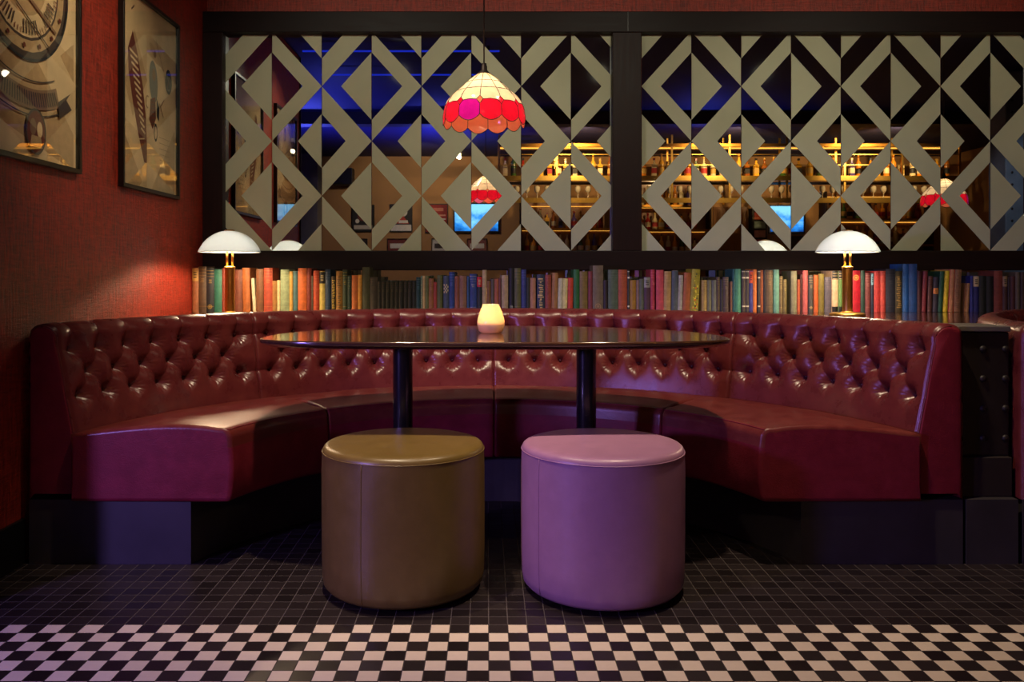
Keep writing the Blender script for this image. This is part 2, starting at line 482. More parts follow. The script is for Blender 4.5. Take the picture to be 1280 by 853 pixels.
    if end:
        # flat leather end with a soft edge
        rim=P[-1]; cxm=sum(p[0] for p in rim)/nv; czm=sum(p[2] for p in rim)/nv
        rings=[rim]
        for f,dy in ((.965,-.007),(.90,-.0095),(.80,-.010)):
            rings.append([(cxm+(p[0]-cxm)*f, p[1]+dy, czm+(p[2]-czm)*(1-(1-f)*.28)) for p in rim])
        m2=MB()
        b=m2.grid(rings,len(rings),nv)
        m2.f.append(tuple(b+(len(rings)-1)*nv+j for j in range(nv))); m2.m.append(0); m2.sm.append(True)
        for f_,mi_,sm_ in zip(m2.f,m2.m,m2.sm):
            pass
        base=len(m.v); m.v.extend(m2.v); m.f.extend(tuple(base+i for i in f_) for f_ in m2.f); m.m.extend([1]*len(m2.f)); m.sm.extend(m2.sm)
    o=m.build(name,[M['leather'],M['leather_front']],root)
    if end:
        pp=MB(); pts=[p for j,p in enumerate(P[-1]) if .225<p[2] and PROF[j][0]<1.6]
        pp.tube([(p[0],p[1]-.002,p[2]) for p in pts[::2]],.0042,8)
        pp.build('piping',M['leather'],o)
    for (s,q) in btn:
        # profile point for this row
        iv=min(range(nv),key=lambda i:abs(hh[i]-q)); r,h,_=PROF[iv]
        rr=r+.040; th=th_of(rr,s); p=Vector(ring(cx,rr+dR,th,h))
        n=Vector((-sin(th),-cos(th),.18)).normalized(); rot=n.to_track_quat('Z','Y').to_matrix()
        bm_=MB(); prof=[(.0001,.0055),(.004,.0052),(.0072,.0034),(.0088,.0004),(.0088,-.004)]
        bm_.lathe(prof,14)
        bm_.v=[tuple(p+rot@Vector(v)) for v in bm_.v]
        bm_.build('button',M['button'],o)
    return o

def seat_profile():
    P=[(1.475,.40),(1.475,.452)]
    for i in range(1,13):                                   # domed top towards the front
        f=i/12; P.append((1.475-.49*f,.455+.019*f+.018*sin(pi*f)))
    c=(.972,.436); rad=.034
    for i in range(1,9):
        a=pi/2+pi/2*i/8; P.append((c[0]+rad*cos(a),c[1]+rad*sin(a)*1.1))
    for i in range(1,7): P.append((.938+.004*sin(pi*i/7)*-1.5,.436-.196*i/7))
    for i in range(0,5):
        a=pi+pi/2*i/4; P.append((.958+.018*cos(a),.24+.018*sin(a)))
    P.append((1.2,.222)); P.append((1.47,.222)); P.append((1.475,.30))
    return P
SP=seat_profile()
def build_seat(root,cx,dR,th0,th1,end):
    inner=min(abs(th0),abs(th1)); outer=max(abs(th0),abs(th1)); sg=1 if (th0+th1)>0 else -1
    yend=2.815; n=len(SP); rc=1.2; hc=.35
    def th_of(r,f):
        te=acos((yend-CY)/(r+dR)) if end else outer
        return sg*(inner+(te-inner)*f)
    L=(outer-inner)*1.2
    fs=[];
    rd=.014/L; rde=.015/L
    for i in range(6): fs.append((rd*(1-cos(pi/2*i/5)),.014*(1-sin(pi/2*i/5))))
    for i in range(1,36): fs.append((rd+(1-rd-(rde if end else rd))*i/36,0))
    R_=(rde if end else rd); w=.015 if end else .014
    for i in range(7): fs.append((1-R_*(1-sin(pi/2*i/6)),w*(1-cos(pi/2*i/6))))
    P=[]
    for (f,ins) in fs:
        row=[]
        for j,(r,h) in enumerate(SP):
            a=SP[j-1]; b=SP[(j+1)%n]; tx,ty=b[0]-a[0],b[1]-a[1]; ln=sqrt(tx*tx+ty*ty) or 1
            nx,ny=ty/ln,-tx/ln
            wob=.0035*sin(f*9+r*11)*(1 if .45<h else .4)
            row.append(ring(cx,r-ins*nx+dR,th_of(r-ins*nx,f),h-ins*ny+(wob if 1.0<r<1.4 and h>.4 else 0)))
        P.append(row)
    m=MB()
    N=len(P)
    b=len(m.v)
    for row in P: m.v.extend(row)
    split=[j for j,(r,h) in enumerate(SP) if h<.43 and r<1.0][0]
    for i in range(N-1):
        for j in range(n):
            j2=(j+1)%n
            m.f.append((b+i*n+j,b+(i+1)*n+j,b+(i+1)*n+j2,b+i*n+j2)); m.m.append(0 if j<split else 1); m.sm.append(True)
    m.f.append(tuple(b+j for j in range(n))); m.m.append(1); m.sm.append(False)
    m.f.append(tuple(b+(N-1)*n+j for j in range(n))); m.m.append(1); m.sm.append(False)
    o=m.build('seat_cushion',[M['leather_seat'],M['leather_front']],root)
    # stitched welt along the top front edge and, at the booth's end, down the corner
    w=MB(); jt=[j for j,(r,h) in enumerate(SP) if r<1.0][3]
    w.tube([P[i][jt] for i in range(3,N-5)],.0022,6)
    w.build('welt',M['leather_front'],o)
    return o

def build_plinth(root,cx,dR,ths,yend,both):
    m=MB(); prof=[(1.09,0),(1.09,.2225),(1.632,.2225),(1.632,0)]; P=[]
    n=60
    for i in range(n+1):
        f=i/n; row=[]
        for (r,h) in prof:
            te=acos((yend-CY)/(r+dR)); lo=-te; hi=te if both else ths
            row.append(ring(cx,r+dR,lo+(hi-lo)*f,h))
        P.append(row+[row[0]])
    m.grid(P,n+1,5,smooth=False)
    m.add([P[0][k] for k in range(4)],[(0,1,2,3)]); m.add([P[-1][k] for k in range(4)],[(3,2,1,0)])
    return m.build('plinth',M['plinth'],root)
SEAM=radians(43.7); OUT=acos(.3/1.5)
bq=thing('banquette','horseshoe banquette of buttoned burgundy leather wrapped around the oval table','banquette',(0,0,0))
for sg in (-1,1):
    build_back('tufted_back',bq,CX,0,0,sg*SEAM,0,9)
    build_back('tufted_back',bq,CX,0,sg*SEAM,sg*OUT,1,7)
    build_seat(bq,CX,0,0,sg*SEAM,0)
    build_seat(bq,CX,0,sg*SEAM,sg*OUT,1)
build_plinth(bq,CX,0,0,2.848,True)
# neighbouring booth, mostly out of the frame
C2=3.70; D2=.25
b2=thing('banquette','neighbouring burgundy banquette beside the dark buttoned panel, cut off by the photo edge','banquette',(0,0,0))
O2=acos(.3/(1.5+D2))
build_back('tufted_back',b2,C2,D2,-radians(45),-O2,1,8)
build_back('tufted_back',b2,C2,D2,-radians(22),-radians(45),0,5)
build_seat(b2,C2,D2,-radians(45),-O2,1)
build_seat(b2,C2,D2,-radians(22),-radians(45),0)
build_plinth(b2,C2,D2,-radians(22),2.848,False)
# infill between the booths
iv=thing('buttoned_infill_panel','narrow dark buttoned panel on a low plinth between the two burgundy banquettes','panel',(1.737,2.90,0))
MB().box(-.096,.09,0,.03,.36,.795).build('panel_board',M['leather_dark'],iv,bevel=.006)
MB().box(-.095,.088,-.02,.01,.2235,.36).build('kick_board',plain((34,23,20),.7,var=.15),iv,bevel=.003)
MB().box(-.094,.088,-.012,.17,.797,.816).build('cap_rail',plain((110,104,100),.35,var=.1),iv,bevel=.003)
MB().box(-.090,.088,-.052,.10,0,.2225).build('plinth',M['plinth'],iv)
for cx_ in (-.0015,.077):
    for k in range(4):
        b=MB().lathe([(.0001,.008),(.007,.0072),(.0115,.004),(.013,0)],16)
        b.v=[(v[0]+cx_,-v[2],v[1]+.735-.104*k) for v in b.v]; b.build('button',M['leather_dark'],iv)

# ledge behind the seat backs
R1=1.643; R2=1.643+D2
pts=[]
a0=-acos((2.95-CY)/R1)
pts.append((WL+.001,2.95))
for i in range(61):
    th=a0+(-2*a0)*i/60; x,y,_=ring(CX,R1,th,0)
    if x>WL+.001: pts.append((x,y))
pts=[p for p in pts if not (p[0]>1.5 and p[1]<3.112)]
def arc_y(cx,R,x): return CY+sqrt(R*R-(x-cx)**2)
xr=CX+sqrt(R1*R1-(3.112-CY)**2); xl=C2-sqrt(R2*R2-(3.112-CY)**2)
pts.append((xr,3.112)); pts.append((xl,3.112))
for i in range(31):
    th=-asin((C2-xl)/R2)+ (asin((C2-xl)/R2)-radians(22))*i/30; x,y,_=ring(C2,R2,th,0)
    if y>3.113: pts.append((x,y))
pts+=[(4.6,4.56),(4.6,YM),(WL+.001,YM)]
m=MB(); m.prism(pts,'z',.762,.79); tag(m.build('book_ledge',M['wood_ledge']),'dark polished wooden ledge behind the banquette carrying books and lamps','ledge')

# ------------------------------------------------------------------ table
TX,TY,TH=.027,2.93,.775
def outline(a,bf,bb,nf=3.0,nb=2.15,n=120):
    out=[]
    for i in range(n):
        t=2*pi*i/n; c,s=cos(t),sin(t)
        e=nb if s>0 else nf; b=bb if s>0 else bf
        out.append((a*(abs(c)**(2/e))*(1 if c>=0 else -1), b*(abs(s)**(2/e))*(1 if s>=0 else -1)))
    return out
tb=thing('oval_table','dark polished oval table on two black columns inside the horseshoe banquette','table',(TX,TY,0))
m=MB(); rings=[]
for (ins,h) in ((.004,TH),(.0015,TH-.001),(0,TH-.0035),(0,TH-.012),(.004,TH-.016),(.034,TH-.027),(.04,TH-.028)):
    rings.append([(x,y,h) for x,y in outline(.82-ins,.222-ins,.63-ins)])
n=len(rings[0]); b=len(m.v)
for rg in rings: m.v.extend(rg)
for i in range(len(rings)-1):
    for j in range(n):
        j2=(j+1)%n; m.f.append((b+i*n+j,b+(i+1)*n+j,b+(i+1)*n+j2,b+i*n+j2)); m.m.append(0); m.sm.append(True)
m.f.append(tuple(b+j for j in range(n))); m.m.append(0); m.sm.append(False)
m.f.append(tuple(b+(len(rings)-1)*n+j for j in reversed(range(n)))); m.m.append(0); m.sm.append(False)
m.build('table_top',M['wood_table'],tb)
for sx in (-.3375,.3375):
    c=(sx,.12,0)
    MB().lathe([(.0365,.02),(.0365,TH-.034)],40,c=c).build('column',M['black_gloss'],tb)
    MB().lathe([(.0365,TH-.05),(.05,TH-.046),(.12,TH-.034),(.12,TH-.028)],40,c=c,cap1=True).build('top_plate',M['black'],tb)
    MB().lathe([(.125,0),(.125,.006),(.115,.011),(.06,.02),(.0366,.026)],48,c=c,cap0=True).build('base_plate',M['black_gloss'],tb)

# ------------------------------------------------------------------ drum stools
def stool(name,label,x,y,mat,seam_deg,rz=0):
    r=thing(name,label,'stool',(x,y,0))
    R=.2585; H=.461
    side=[(R-.034,.012),(R-.016,.016),(R-.005,.028),(R-.001,.05),(R+.001,.12),(R+.0015,.25),(R+.001,.38),(R-.0005,.42),(R-.0008,.4385)]
    m=MB().lathe(side,96,cap0=True); 
    # slightly slack sides
    m.v=[(v[0]*(1+.004*sin(5*atan2(v[1],v[0]))*sin(v[2]*9)),v[1]*(1+.004*sin(5*atan2(v[1],v[0]))*sin(v[2]*9)),v[2]) for v in m.v]
    m.build('body',mat,r)
    top=[(R-.0012,.4375),(R-.0018,.444),(R-.0055,.4515),(R-.012,.457),(R-.024,.4605),(R-.05,.4625),(.12,.465),(.04,.466),(.0005,.4662)]
    MB().lathe(top,96).build('seat_top',mat,r)
    w=MB(); pts=[((R-.0005)*cos(2*pi*k/96),(R-.0005)*sin(2*pi*k/96),.4395) for k in range(96)]; w.tube(pts,.0014,6,closed=True)
    w.build('piping',mat,r)
    s=MB(); a=radians(seam_deg)
    for da in (-.003,.003):
        s.tube([((q+.0003)*cos(a+da),(q+.0003)*sin(a+da),z) for q,z in side[2:]],.0011,5)
    s.build('side_seam',mat,r)
    MB().lathe([(.2,0),(.2,.013)],40,cap0=True,cap1=True).build('foot_disc',M['black'],r)
    return r
stool('drum_stool','olive brown leather drum stool with a stitched side seam in front of the table',-.268,2.664,M['stool_brown'],247)
stool('drum_stool','lilac leather drum stool in front of the table',.368,2.655,M['stool_lilac'],215)

# ------------------------------------------------------------------ votive candle
cd=thing('candle_jar','small glowing frosted candle jar on the oval table','candle',(.014,3.13,TH))
prof=[(.030,.0),(.040,.002),(.047,.010),(.0515,.028),(.052,.042),(.0495,.058),(.0435,.078),(.0345,.098),(.032,.103),(.032,.109),(.0295,.109),(.0295,.102),(.040,.078),(.0465,.056),(.049,.040),(.0485,.027),(.044,.011),(.036,.004)]
glassm=mat_shade((250,232,206),.7,mottle=.03,scale=14,name='frosted_jar_glass')
MB().lathe(prof,48,cap0=True,cap1=True).build('jar',glassm,cd)
wm=mat_shade((236,214,206),.35,mottle=.02,name='candle_wax')
MB().lathe([(.036,.006),(.043,.013),(.0475,.027),(.048,.036),(.046,.0395),(.012,.0365),(.0005,.036)],40,cap0=True).build('wax',wm,cd)
fl=MB().lathe([(.0004,.0),(.0032,.004),(.0048,.010),(.0036,.019),(.0004,.030)],12,c=(-.004,-.002,.044))
fl.build('flame',emis((255,190,90),60),cd)
MB().tube([(-.004,-.002,.036),(-.004,-.002,.046)],.0009,5).build('wick',M['black'],cd)

# ------------------------------------------------------------------ table lamps
def lamp(x,y,label):
    r=thing('table_lamp',label,'lamp',(x,y,.79))
    MB().lathe([(.083,0),(.085,.003),(.083,.010),(.074,.014),(.03,.017),(.0245,.022)],56,cap0=True).build('base',M['brass'],r)
    MB().lathe([(.0242,.02),(.0242,.234),(.027,.236),(.027,.243),(.0225,.246)],40,cap1=True).build('post',M['brass'],r)
    for s in (-1,1):
        MB().tube([(s*.0135,0,.24),(s*.0135,0,.352)],.0058,16).build('rod',M['brass'],r)
    R=.151; hh=.108; prof=[]
    Rs=(R*R+hh*hh)/(2*hh); zc=.316+hh-Rs
    amax=asin(R/Rs)
    for i in range(25):
        a=amax*(1-i/24*.90); prof.append((Rs*sin(a),zc+Rs*cos(a)))
    inner=[]
    for i in range(25):
        a=amax*(.10+.90*i/24); inner.append(((Rs-.005)*sin(a),zc+(Rs-.005)*cos(a)))
    MB().lathe(prof+inner+[prof[0]],72).build('dome_shade',M['opal'],r)
    MB().lathe([(.0255,.312+hh),(.0255,.3165+hh),(.022,.3195+hh),(.004,.321+hh)],28,cap0=True,cap1=True).build('finial_cap',M['brass_dim'],r)
    MB().lathe([(.012,.335),(.014,.345),(.014,.36),(.02,.372),(.024,.385),(.02,.398),(.008,.404)],20,cap1=True).build('bulb',emis((255,205,140),14),r)
    return r
LAMPS=[(-1.283,4.13),(1.795,4.13)]
lamp(*LAMPS[0],'mushroom table lamp with white dome on brass post beside the red wall')
lamp(*LAMPS[1],'mushroom table lamp with white dome on brass post near the cherry red book')

# ------------------------------------------------------------------ leaded glass pendants
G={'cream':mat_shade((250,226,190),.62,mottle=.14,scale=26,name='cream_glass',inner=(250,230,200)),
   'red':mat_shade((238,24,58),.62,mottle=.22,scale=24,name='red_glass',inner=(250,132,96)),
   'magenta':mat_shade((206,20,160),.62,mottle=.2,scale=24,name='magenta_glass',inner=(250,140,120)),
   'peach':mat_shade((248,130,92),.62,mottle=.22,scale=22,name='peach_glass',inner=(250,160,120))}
GM=[G['cream'],G['red'],G['magenta'],G['peach']]
PP=[(0,.153,.000),(.2,.156,.032),(.42,.150,.068),(.56,.141,.090),(.64,.131,.107),(.80,.0855,.147),(.90,.051,.180),(1.0,.021,.200)]
def pp(th,s):
    for i in range(len(PP)-1):
        if s<=PP[i+1][0]+1e-9:
            a,b=PP[i],PP[i+1]; f=(s-a[0])/(b[0]-a[0]); r=a[1]+(b[1]-a[1])*f; h=a[2]+(b[2]-a[2])*f; break
    return (r*cos(th),r*sin(th),h)
NC=12; DA=2*pi/NC
S_OC,S_OD,S_OT,S_DT=.13,.36,.475,.55     # octagon bottom / corner / upper corner / top / diamond top
S_R2,S_R1=.72,.845
def pendant(x,y,rim,label,rot,drop_to,magenta=None):
    r=thing('pendant_lamp',label,'pendant lamp',(x,y,rim))
    came=MB(); c=.27; d=.16
    rows={'cream_pane':[], 'red_pane':[], 'peach_pane':[]}
    def pane(part,poly,mi):
        m=MB()
        # refine by fan through the centroid in (theta,s)
        cx_=sum(p[0] for p in poly)/len(poly); cs=sum(p[1] for p in poly)/len(poly)
        den=[]
        for i in range(len(poly)):
            a,b_=poly[i],poly[(i+1)%len(poly)]
            for k in range(2): den.append((a[0]+(b_[0]-a[0])*k/3,a[1]+(b_[1]-a[1])*k/3))
        n=len(den); ringsv=[]
        for f in (1,.6,.25): ringsv.append([pp(cx_+(p[0]-cx_)*f,cs+(p[1]-cs)*f) for p in den])
        v=[q for rg in ringsv for q in rg]+[pp(cx_,cs)]; f=[]
        for i in range(2):
            for j in range(n): f.append((i*n+j,i*n+(j+1)%n,(i+1)*n+(j+1)%n,(i+1)*n+j))
        for j in range(n): f.append((2*n+j,2*n+(j+1)%n,3*n))
        m.add(v,f,0,True)
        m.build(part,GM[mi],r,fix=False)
        came.tube([pp(*p) for p in den],.0014,4,closed=True)
    for k in range(NC):
        t0=rot+k*DA; t1=t0+DA; tm=t0+DA/2
        octo=[(t0+DA*q/8,S_OC*(1-sin(pi*q/8)**.8)) for q in range(9)]+[(t1,S_OD),(t1-DA*d,S_OT-.01),(tm,S_OT+.006),(t0+DA*d,S_OT-.01),(t0,S_OD)]
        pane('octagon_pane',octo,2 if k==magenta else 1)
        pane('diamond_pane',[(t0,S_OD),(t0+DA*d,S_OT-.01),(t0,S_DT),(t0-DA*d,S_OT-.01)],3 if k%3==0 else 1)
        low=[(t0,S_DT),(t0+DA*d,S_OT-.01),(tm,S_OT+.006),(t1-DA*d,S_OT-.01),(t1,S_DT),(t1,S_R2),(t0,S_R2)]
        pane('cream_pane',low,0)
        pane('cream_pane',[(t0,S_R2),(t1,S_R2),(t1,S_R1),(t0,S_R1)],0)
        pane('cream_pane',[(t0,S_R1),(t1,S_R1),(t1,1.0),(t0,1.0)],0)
    came.build('lead_came',M['lead'],r)
    MB().lathe([(.024,.197),(.023,.202),(.016,.208),(.012,.213),(.0115,.228),(.0095,.231),(.0095,.238)],28,cap0=True,cap1=True).build('shade_cap',M['lead'],r)
    MB().tube([(0,0,.236),(0,0,drop_to-rim-.022)],.0028,8).build('cord',plain((60,48,50),.5,var=.1),r)
    MB().lathe([(.055,drop_to-rim-.001),(.055,drop_to-rim-.012),(.02,drop_to-rim-.024)],28,cap0=True,cap1=True).build('ceiling_rose',M['lead'],r)
    MB().lathe([(.012,.197),(.013,.18),(.019,.165),(.023,.15),(.020,.135),(.010,.126),(.0005,.124)],20,cap0=True).build('bulb',emis((255,214,160),9),r)
    return r
PEND=[(-.012,3.11,1.55),(3.32,3.45,1.49)]
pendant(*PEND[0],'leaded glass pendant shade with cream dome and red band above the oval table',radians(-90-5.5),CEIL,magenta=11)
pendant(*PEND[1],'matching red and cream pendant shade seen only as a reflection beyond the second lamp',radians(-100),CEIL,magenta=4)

# ------------------------------------------------------------------ books
BOOKS = [
(-16021,-15682,240,(150, 90, 55),'copper brown','t',(190, 145, 75),0),
(-15668,-15254,248,(85, 65, 45),'dark walnut','b',(150, 120, 70),0),
(-15249,-14833,240,(35, 42, 48),'black gilt-emblem','be',(185, 155, 85),0),
(-14820,-14406,232,(50, 118, 98),'teal green','',None,0),
(-14401,-14189,238,(140, 62, 42),'brick brown','',None,0),
(-14175,-13944,234,(105, 48, 36),'dark russet','',None,0),
(-13938,-13714,228,(38, 32, 28),'black cream-lettered','s',(215, 200, 160),0),
(-13700,-13286,230,(112, 62, 46),'reddish brown','',None,0),
(-13273,-12865,240,(168, 96, 46),'caramel','',None,-1.2),
(-12743,-12567,183,(228, 218, 182),'slim ivory','',None,-3.5),
(-12540,-12146,234,(118, 76, 46),'plain chestnut','',None,0),
(-12132,-11657,240,(168, 70, 46),'rust red gilded','b',(200, 120, 70),0),
(-11652,-11399,170,(160, 116, 60),'short tan','',None,0),
(-11394,-11223,173,(226, 206, 150),'short cream','',None,0),
(-11218,-10748,231,(150, 166, 125),'pale sage','b',(170, 180, 140),0),
(-10734,-10544,221,(216, 166, 82),'slim honey yellow','',None,0),
(-10539,-10279,223,(80, 116, 116),'dusty teal','',None,0),
(-10273,-9811,238,(206, 104, 46),'bright orange','',None,0),
(-9804,-9540,238,(126, 50, 36),'oxblood','',None,0),
(-9533,-9445,197,(84, 82, 64),'slim moss grey','',None,0),
(-9438,-9119,225,(186, 74, 42),'vermilion','b',(215, 110, 70),0),
(-9112,-8807,221,(208, 184, 92),'lemon black-titled','T',(50, 45, 35),0),
(-8793,-8495,232,(46, 66, 86),'petrol blue','b',(90, 110, 120),0),
(-8467,-8223,194,(66, 54, 30),'short black gold-flecked','s',(190, 160, 60),0),
(-8209,-7857,223,(150, 105, 38),'mottled ochre','s',(90, 65, 25),0),
(-7850,-7592,230,(52, 66, 42),'bottle green gilt-banded','b',(170, 140, 60),0),
(-7585,-7375,198,(36, 60, 46),'forest green','b',(110, 120, 80),0),
(-7354,-7022,200,(196, 106, 50),'apricot orange','',None,0),
(-7015,-6798,202,(212, 146, 56),'marigold','',None,0),
(-6791,-6377,243,(72, 72, 46),'tall dark olive','',None,0),
(-6363,-5956,189,(62, 54, 42),'umber','b',(90, 80, 60),0),
(-5949,-5739,168,(36, 36, 28),'#1','b',(90, 80, 50),0),
(-5732,-5515,168,(36, 36, 28),'#2','b',(90, 80, 50),0),
(-5508,-5278,168,(38, 38, 28),'#3','b',(90, 80, 50),0),
(-5271,-5026,168,(36, 36, 28),'#4','b',(90, 80, 50),0),
(-5020,-4802,168,(36, 36, 28),'#5','b',(90, 80, 50),0),
(-4796,-4551,168,(36, 36, 30),'#6','b',(90, 80, 50),0),
(-4545,-4300,168,(38, 36, 28),'#7','b',(90, 80, 50),0),
(-4293,-4090,168,(36, 36, 32),'#8','b',(90, 80, 50),0),
(-4083,-3866,168,(36, 38, 34),'#9','b',(90, 80, 50),0),
(-3852,-3622,189,(30, 66, 72),'deep teal','b',(90, 130, 130),0),
(-3608,-3513,197,(112, 132, 112),'slim speckled green','s',(170, 170, 130),0),
(-3506,-3364,197,(198, 168, 118),'buff','',None,0),
(-3357,-3180,197,(106, 112, 66),'olive green','',None,0),
(-3174,-2909,182,(152, 96, 60),'toffee','b',(190, 140, 90),0),
(-2902,-2732,163,(168, 66, 56),'short coral red','',None,0),
(-2726,-2420,200,(92, 96, 52),'khaki olive','b',(120, 120, 70),0),
(-2386,-2081,197,(70, 80, 96),'slate checked-label','c',(205, 185, 140),0),
(-2067,-1775,217,(40, 66, 126),'cobalt','b',(110, 130, 170),0),
(-1762,-1518,194,(142, 82, 60),'terracotta brown','',None,0),
(-1504,-1117,197,(136, 96, 70),'fawn brown','',None,0),
(-1097,-975,194,(52, 86, 130),'slim steel blue','',None,0),
(-961,-574,207,(46, 66, 126),'royal blue banded','b',(165, 165, 150),0),
(-554,-282,194,(36, 42, 46),'red-capped black','T',(185, 42, 46),0),
(-269,-31,228,(182, 156, 120),'tall beige','',None,0),
(-24,200,170,(126, 86, 46),'short bronze','',None,0),
(206,383,180,(92, 82, 76),'taupe','',None,0),
(390,620,181,(166, 92, 66),'salmon brown','',None,0),
(627,749,183,(116, 66, 66),'slim plum brown','',None,0),
(776,1136,200,(166, 142, 110),'stone beige','b',(185, 165, 130),0),
(1184,1455,238,(26, 26, 30),'tall jet black','e',(150, 150, 140),0),
(1475,1835,238,(86, 86, 50),'moss olive','b',(140, 130, 80),0),
(1849,2120,231,(52, 60, 122),'ultramarine','b',(90, 95, 150),0),
(2134,2324,187,(42, 46, 36),'blackish green','',None,0),
(2331,2636,185,(168, 118, 92),'peach tan','',None,0),
(2697,3125,204,(40, 50, 70),'navy tan-figured','s',(200, 170, 120),0),
(3145,3491,202,(136, 62, 46),'mahogany','b',(160, 90, 60),0),
(3505,3817,213,(150, 106, 66),'hazel','',None,1),
(3837,4082,182,(190, 186, 166),'pale grey','',None,1.5),
(4095,4353,182,(206, 192, 132),'primrose','',None,1.5),
(4373,4659,185,(188, 62, 42),'scarlet','',None,1),
(4686,5005,231,(40, 98, 52),'emerald','',None,0),
(5018,5453,221,(116, 96, 50),'antique brass','b',(140, 120, 70),0),
(5480,5717,221,(116, 52, 62),'mulberry','',None,0),
(5731,6294,253,(106, 92, 76),'tall grey-brown emblem','e',(150, 120, 95),0),
(6308,6539,173,(42, 32, 36),'short aubergine','',None,0),
(6566,7102,230,(76, 92, 76),'thick sage grey','b',(95, 110, 95),0),
(7115,7597,230,(160, 76, 50),'thick burnt orange','b',(180, 100, 70),0),
(7611,7726,228,(60, 58, 54),'slim black-and-white','B',(225, 220, 200),0),
(7747,8086,173,(152, 112, 46),'mustard','',None,0),
(8100,8249,173,(132, 106, 106),'dusty rose grey','',None,0),
(8256,8500,180,(86, 92, 82),'lichen grey','',None,0),
(8520,8860,190,(72, 46, 62),'grey-topped purple','t',(130, 130, 125),0),
(8873,9097,231,(166, 52, 72),'crimson banded','b',(200, 110, 110),0),
(9179,9586,228,(186, 72, 86),'raspberry pink','',None,0),
(9606,9986,221,(172, 138, 88),'sand','b',(140, 110, 70),1),
(10007,10346,223,(72, 82, 92),'blue-grey','',None,1),
(10360,10604,200,(162, 158, 152),'light ash grey','b',(190, 185, 175),2),
(10631,11025,214,(156, 86, 46),'cinnamon','',None,3),
(11052,11500,232,(152, 142, 46),'yellow floral','f',(60, 70, 60),3),
(11649,11934,173,(168, 142, 82),'short pale gold','b',(120, 95, 50),0),
(11948,12172,173,(112, 112, 86),'putty green','',None,0),
(12185,12430,173,(102, 107, 102),'pewter','',None,0),
(12443,12633,190,(80, 66, 50),'coffee','b',(130, 110, 70),0),
(12647,12789,177,(44, 44, 50),'slim charcoal','',None,0),
(12810,13115,190,(76, 62, 60),'dark mauve ribbed','b',(150, 130, 110),0),
(13176,13305,166,(112, 76, 56),'short sienna','',None,0),
(13319,13461,232,(26, 86, 96),'lagoon blue','',None,0),
(13475,13794,234,(72, 142, 116),'sea green','',None,0),
(13814,14004,228,(76, 66, 60),'first white-banded','B',(225, 220, 190),0),
(14018,14208,228,(70, 66, 60),'second white-banded','B',(225, 220, 190),0),
(14221,14425,224,(60, 60, 132),'red-headed indigo','T',(200, 80, 50),0),
(14438,14649,232,(222, 126, 60),'tangerine','',None,0),
(14662,14819,228,(60, 56, 52),'third white-banded','B',(225, 220, 190),0),
(14825,14968,228,(152, 82, 42),'slim amber brown','',None,0),
(14975,15124,228,(40, 40, 46),'slim ink black','',None,0),
(15138,15504,228,(102, 87, 66),'bark brown','b',(150, 125, 85),0),
(15558,15857,231,(106, 162, 146),'pale turquoise','',None,0),
(15864,16047,194,(122, 107, 72),'drab gold','b',(180, 160, 100),0),
(16061,16251,177,(116, 106, 66),'short drab olive','b',(170, 150, 90),0),
(16495,16814,223,(126, 126, 102),'celadon grey','',None,0),
(16821,16977,177,(166, 82, 50),'short brick orange','',None,0),
(16990,17126,204,(62, 26, 26),'slim black cherry','',None,0),
(17146,17418,225,(182, 92, 92),'rose pink','',None,0),
(17445,17703,200,(66, 66, 66),'graphite gilt-disc','be',(190, 165, 110),0),
(17744,17968,200,(196, 96, 46),'pumpkin','',None,0),
(18002,18307,207,(116, 106, 50),'old olive gold','',None,0),
(18321,18694,190,(86, 82, 96),'heather grey','b',(120, 110, 120),0),
(18721,19054,224,(218, 188, 152),'black-ended cream','B2',(32, 32, 32),0),
(19060,19278,224,(96, 138, 76),'black-ended green','B2',(32, 32, 32),0),
(19291,19732,224,(92, 70, 42),'nut brown','',None,0),
(19753,20262,225,(186, 32, 52),'cherry red gilt-crest','E',(215, 165, 80),0),
(20282,20506,225,(42, 72, 62),'spruce green','',None,0),
(20540,20818,212,(122, 62, 62),'wine','b',(170, 120, 110),0),
(20832,20981,211,(36, 46, 66),'ice-topped navy','t',(120, 170, 190),0),
(21008,21341,223,(192, 62, 62),'poppy red','b',(205, 90, 85),0),
(21348,21626,223,(192, 72, 62),'tomato red','b',(205, 100, 85),0),
(21653,22162,234,(36, 40, 56),'thick midnight','b',(70, 70, 80),0),
(22176,22549,223,(56, 50, 40),'espresso gilt-titled','s',(150, 120, 70),0),
(22562,22881,261,(30, 82, 158),'tallest bright blue','',None,0),
(22888,23329,261,(34, 70, 130),'tall denim blue','',None,0),
(23357,23601,224,(60, 26, 30),'garnet black','',None,0),
(23621,23852,221,(112, 36, 46),'claret','',None,2.5),
(23920,24171,194,(82, 46, 40),'short cocoa','b',(120, 80, 60),1.5),
(24205,24490,190,(50, 46, 60),'dark orange-labelled','T2',(225, 140, 70),1.5),
(24510,24761,221,(26, 76, 56),'viridian','',None,3),
(24782,25019,224,(218, 188, 42),'canary yellow','',None,3),
(25040,25359,231,(192, 132, 96),'peach red-edged','v',(180, 50, 40),2.5),
(25372,25725,230,(136, 96, 70),'mushroom brown','s',(110, 75, 55),2),
(26010,26173,156,(162, 116, 72),'slim biscuit','',None,3),
(26207,26377,197,(42, 46, 120),'violet blue','',None,0),
(26390,26702,197,(40, 40, 102),'parchment-topped indigo','T',(190, 165, 130),0),
(26716,27103,197,(26, 30, 28),'thick soot black','',None,0),
(27116,27517,194,(22, 25, 30),'thick blue-black','',None,0),
(27530,27992,224,(122, 56, 50),'thick cedar red','b',(140, 75, 65),0),
(28006,28257,197,(72, 42, 40),'tan-topped maroon','t',(140, 115, 85),0),
(28270,28392,190,(50, 36, 36),'slim sepia','',None,0),
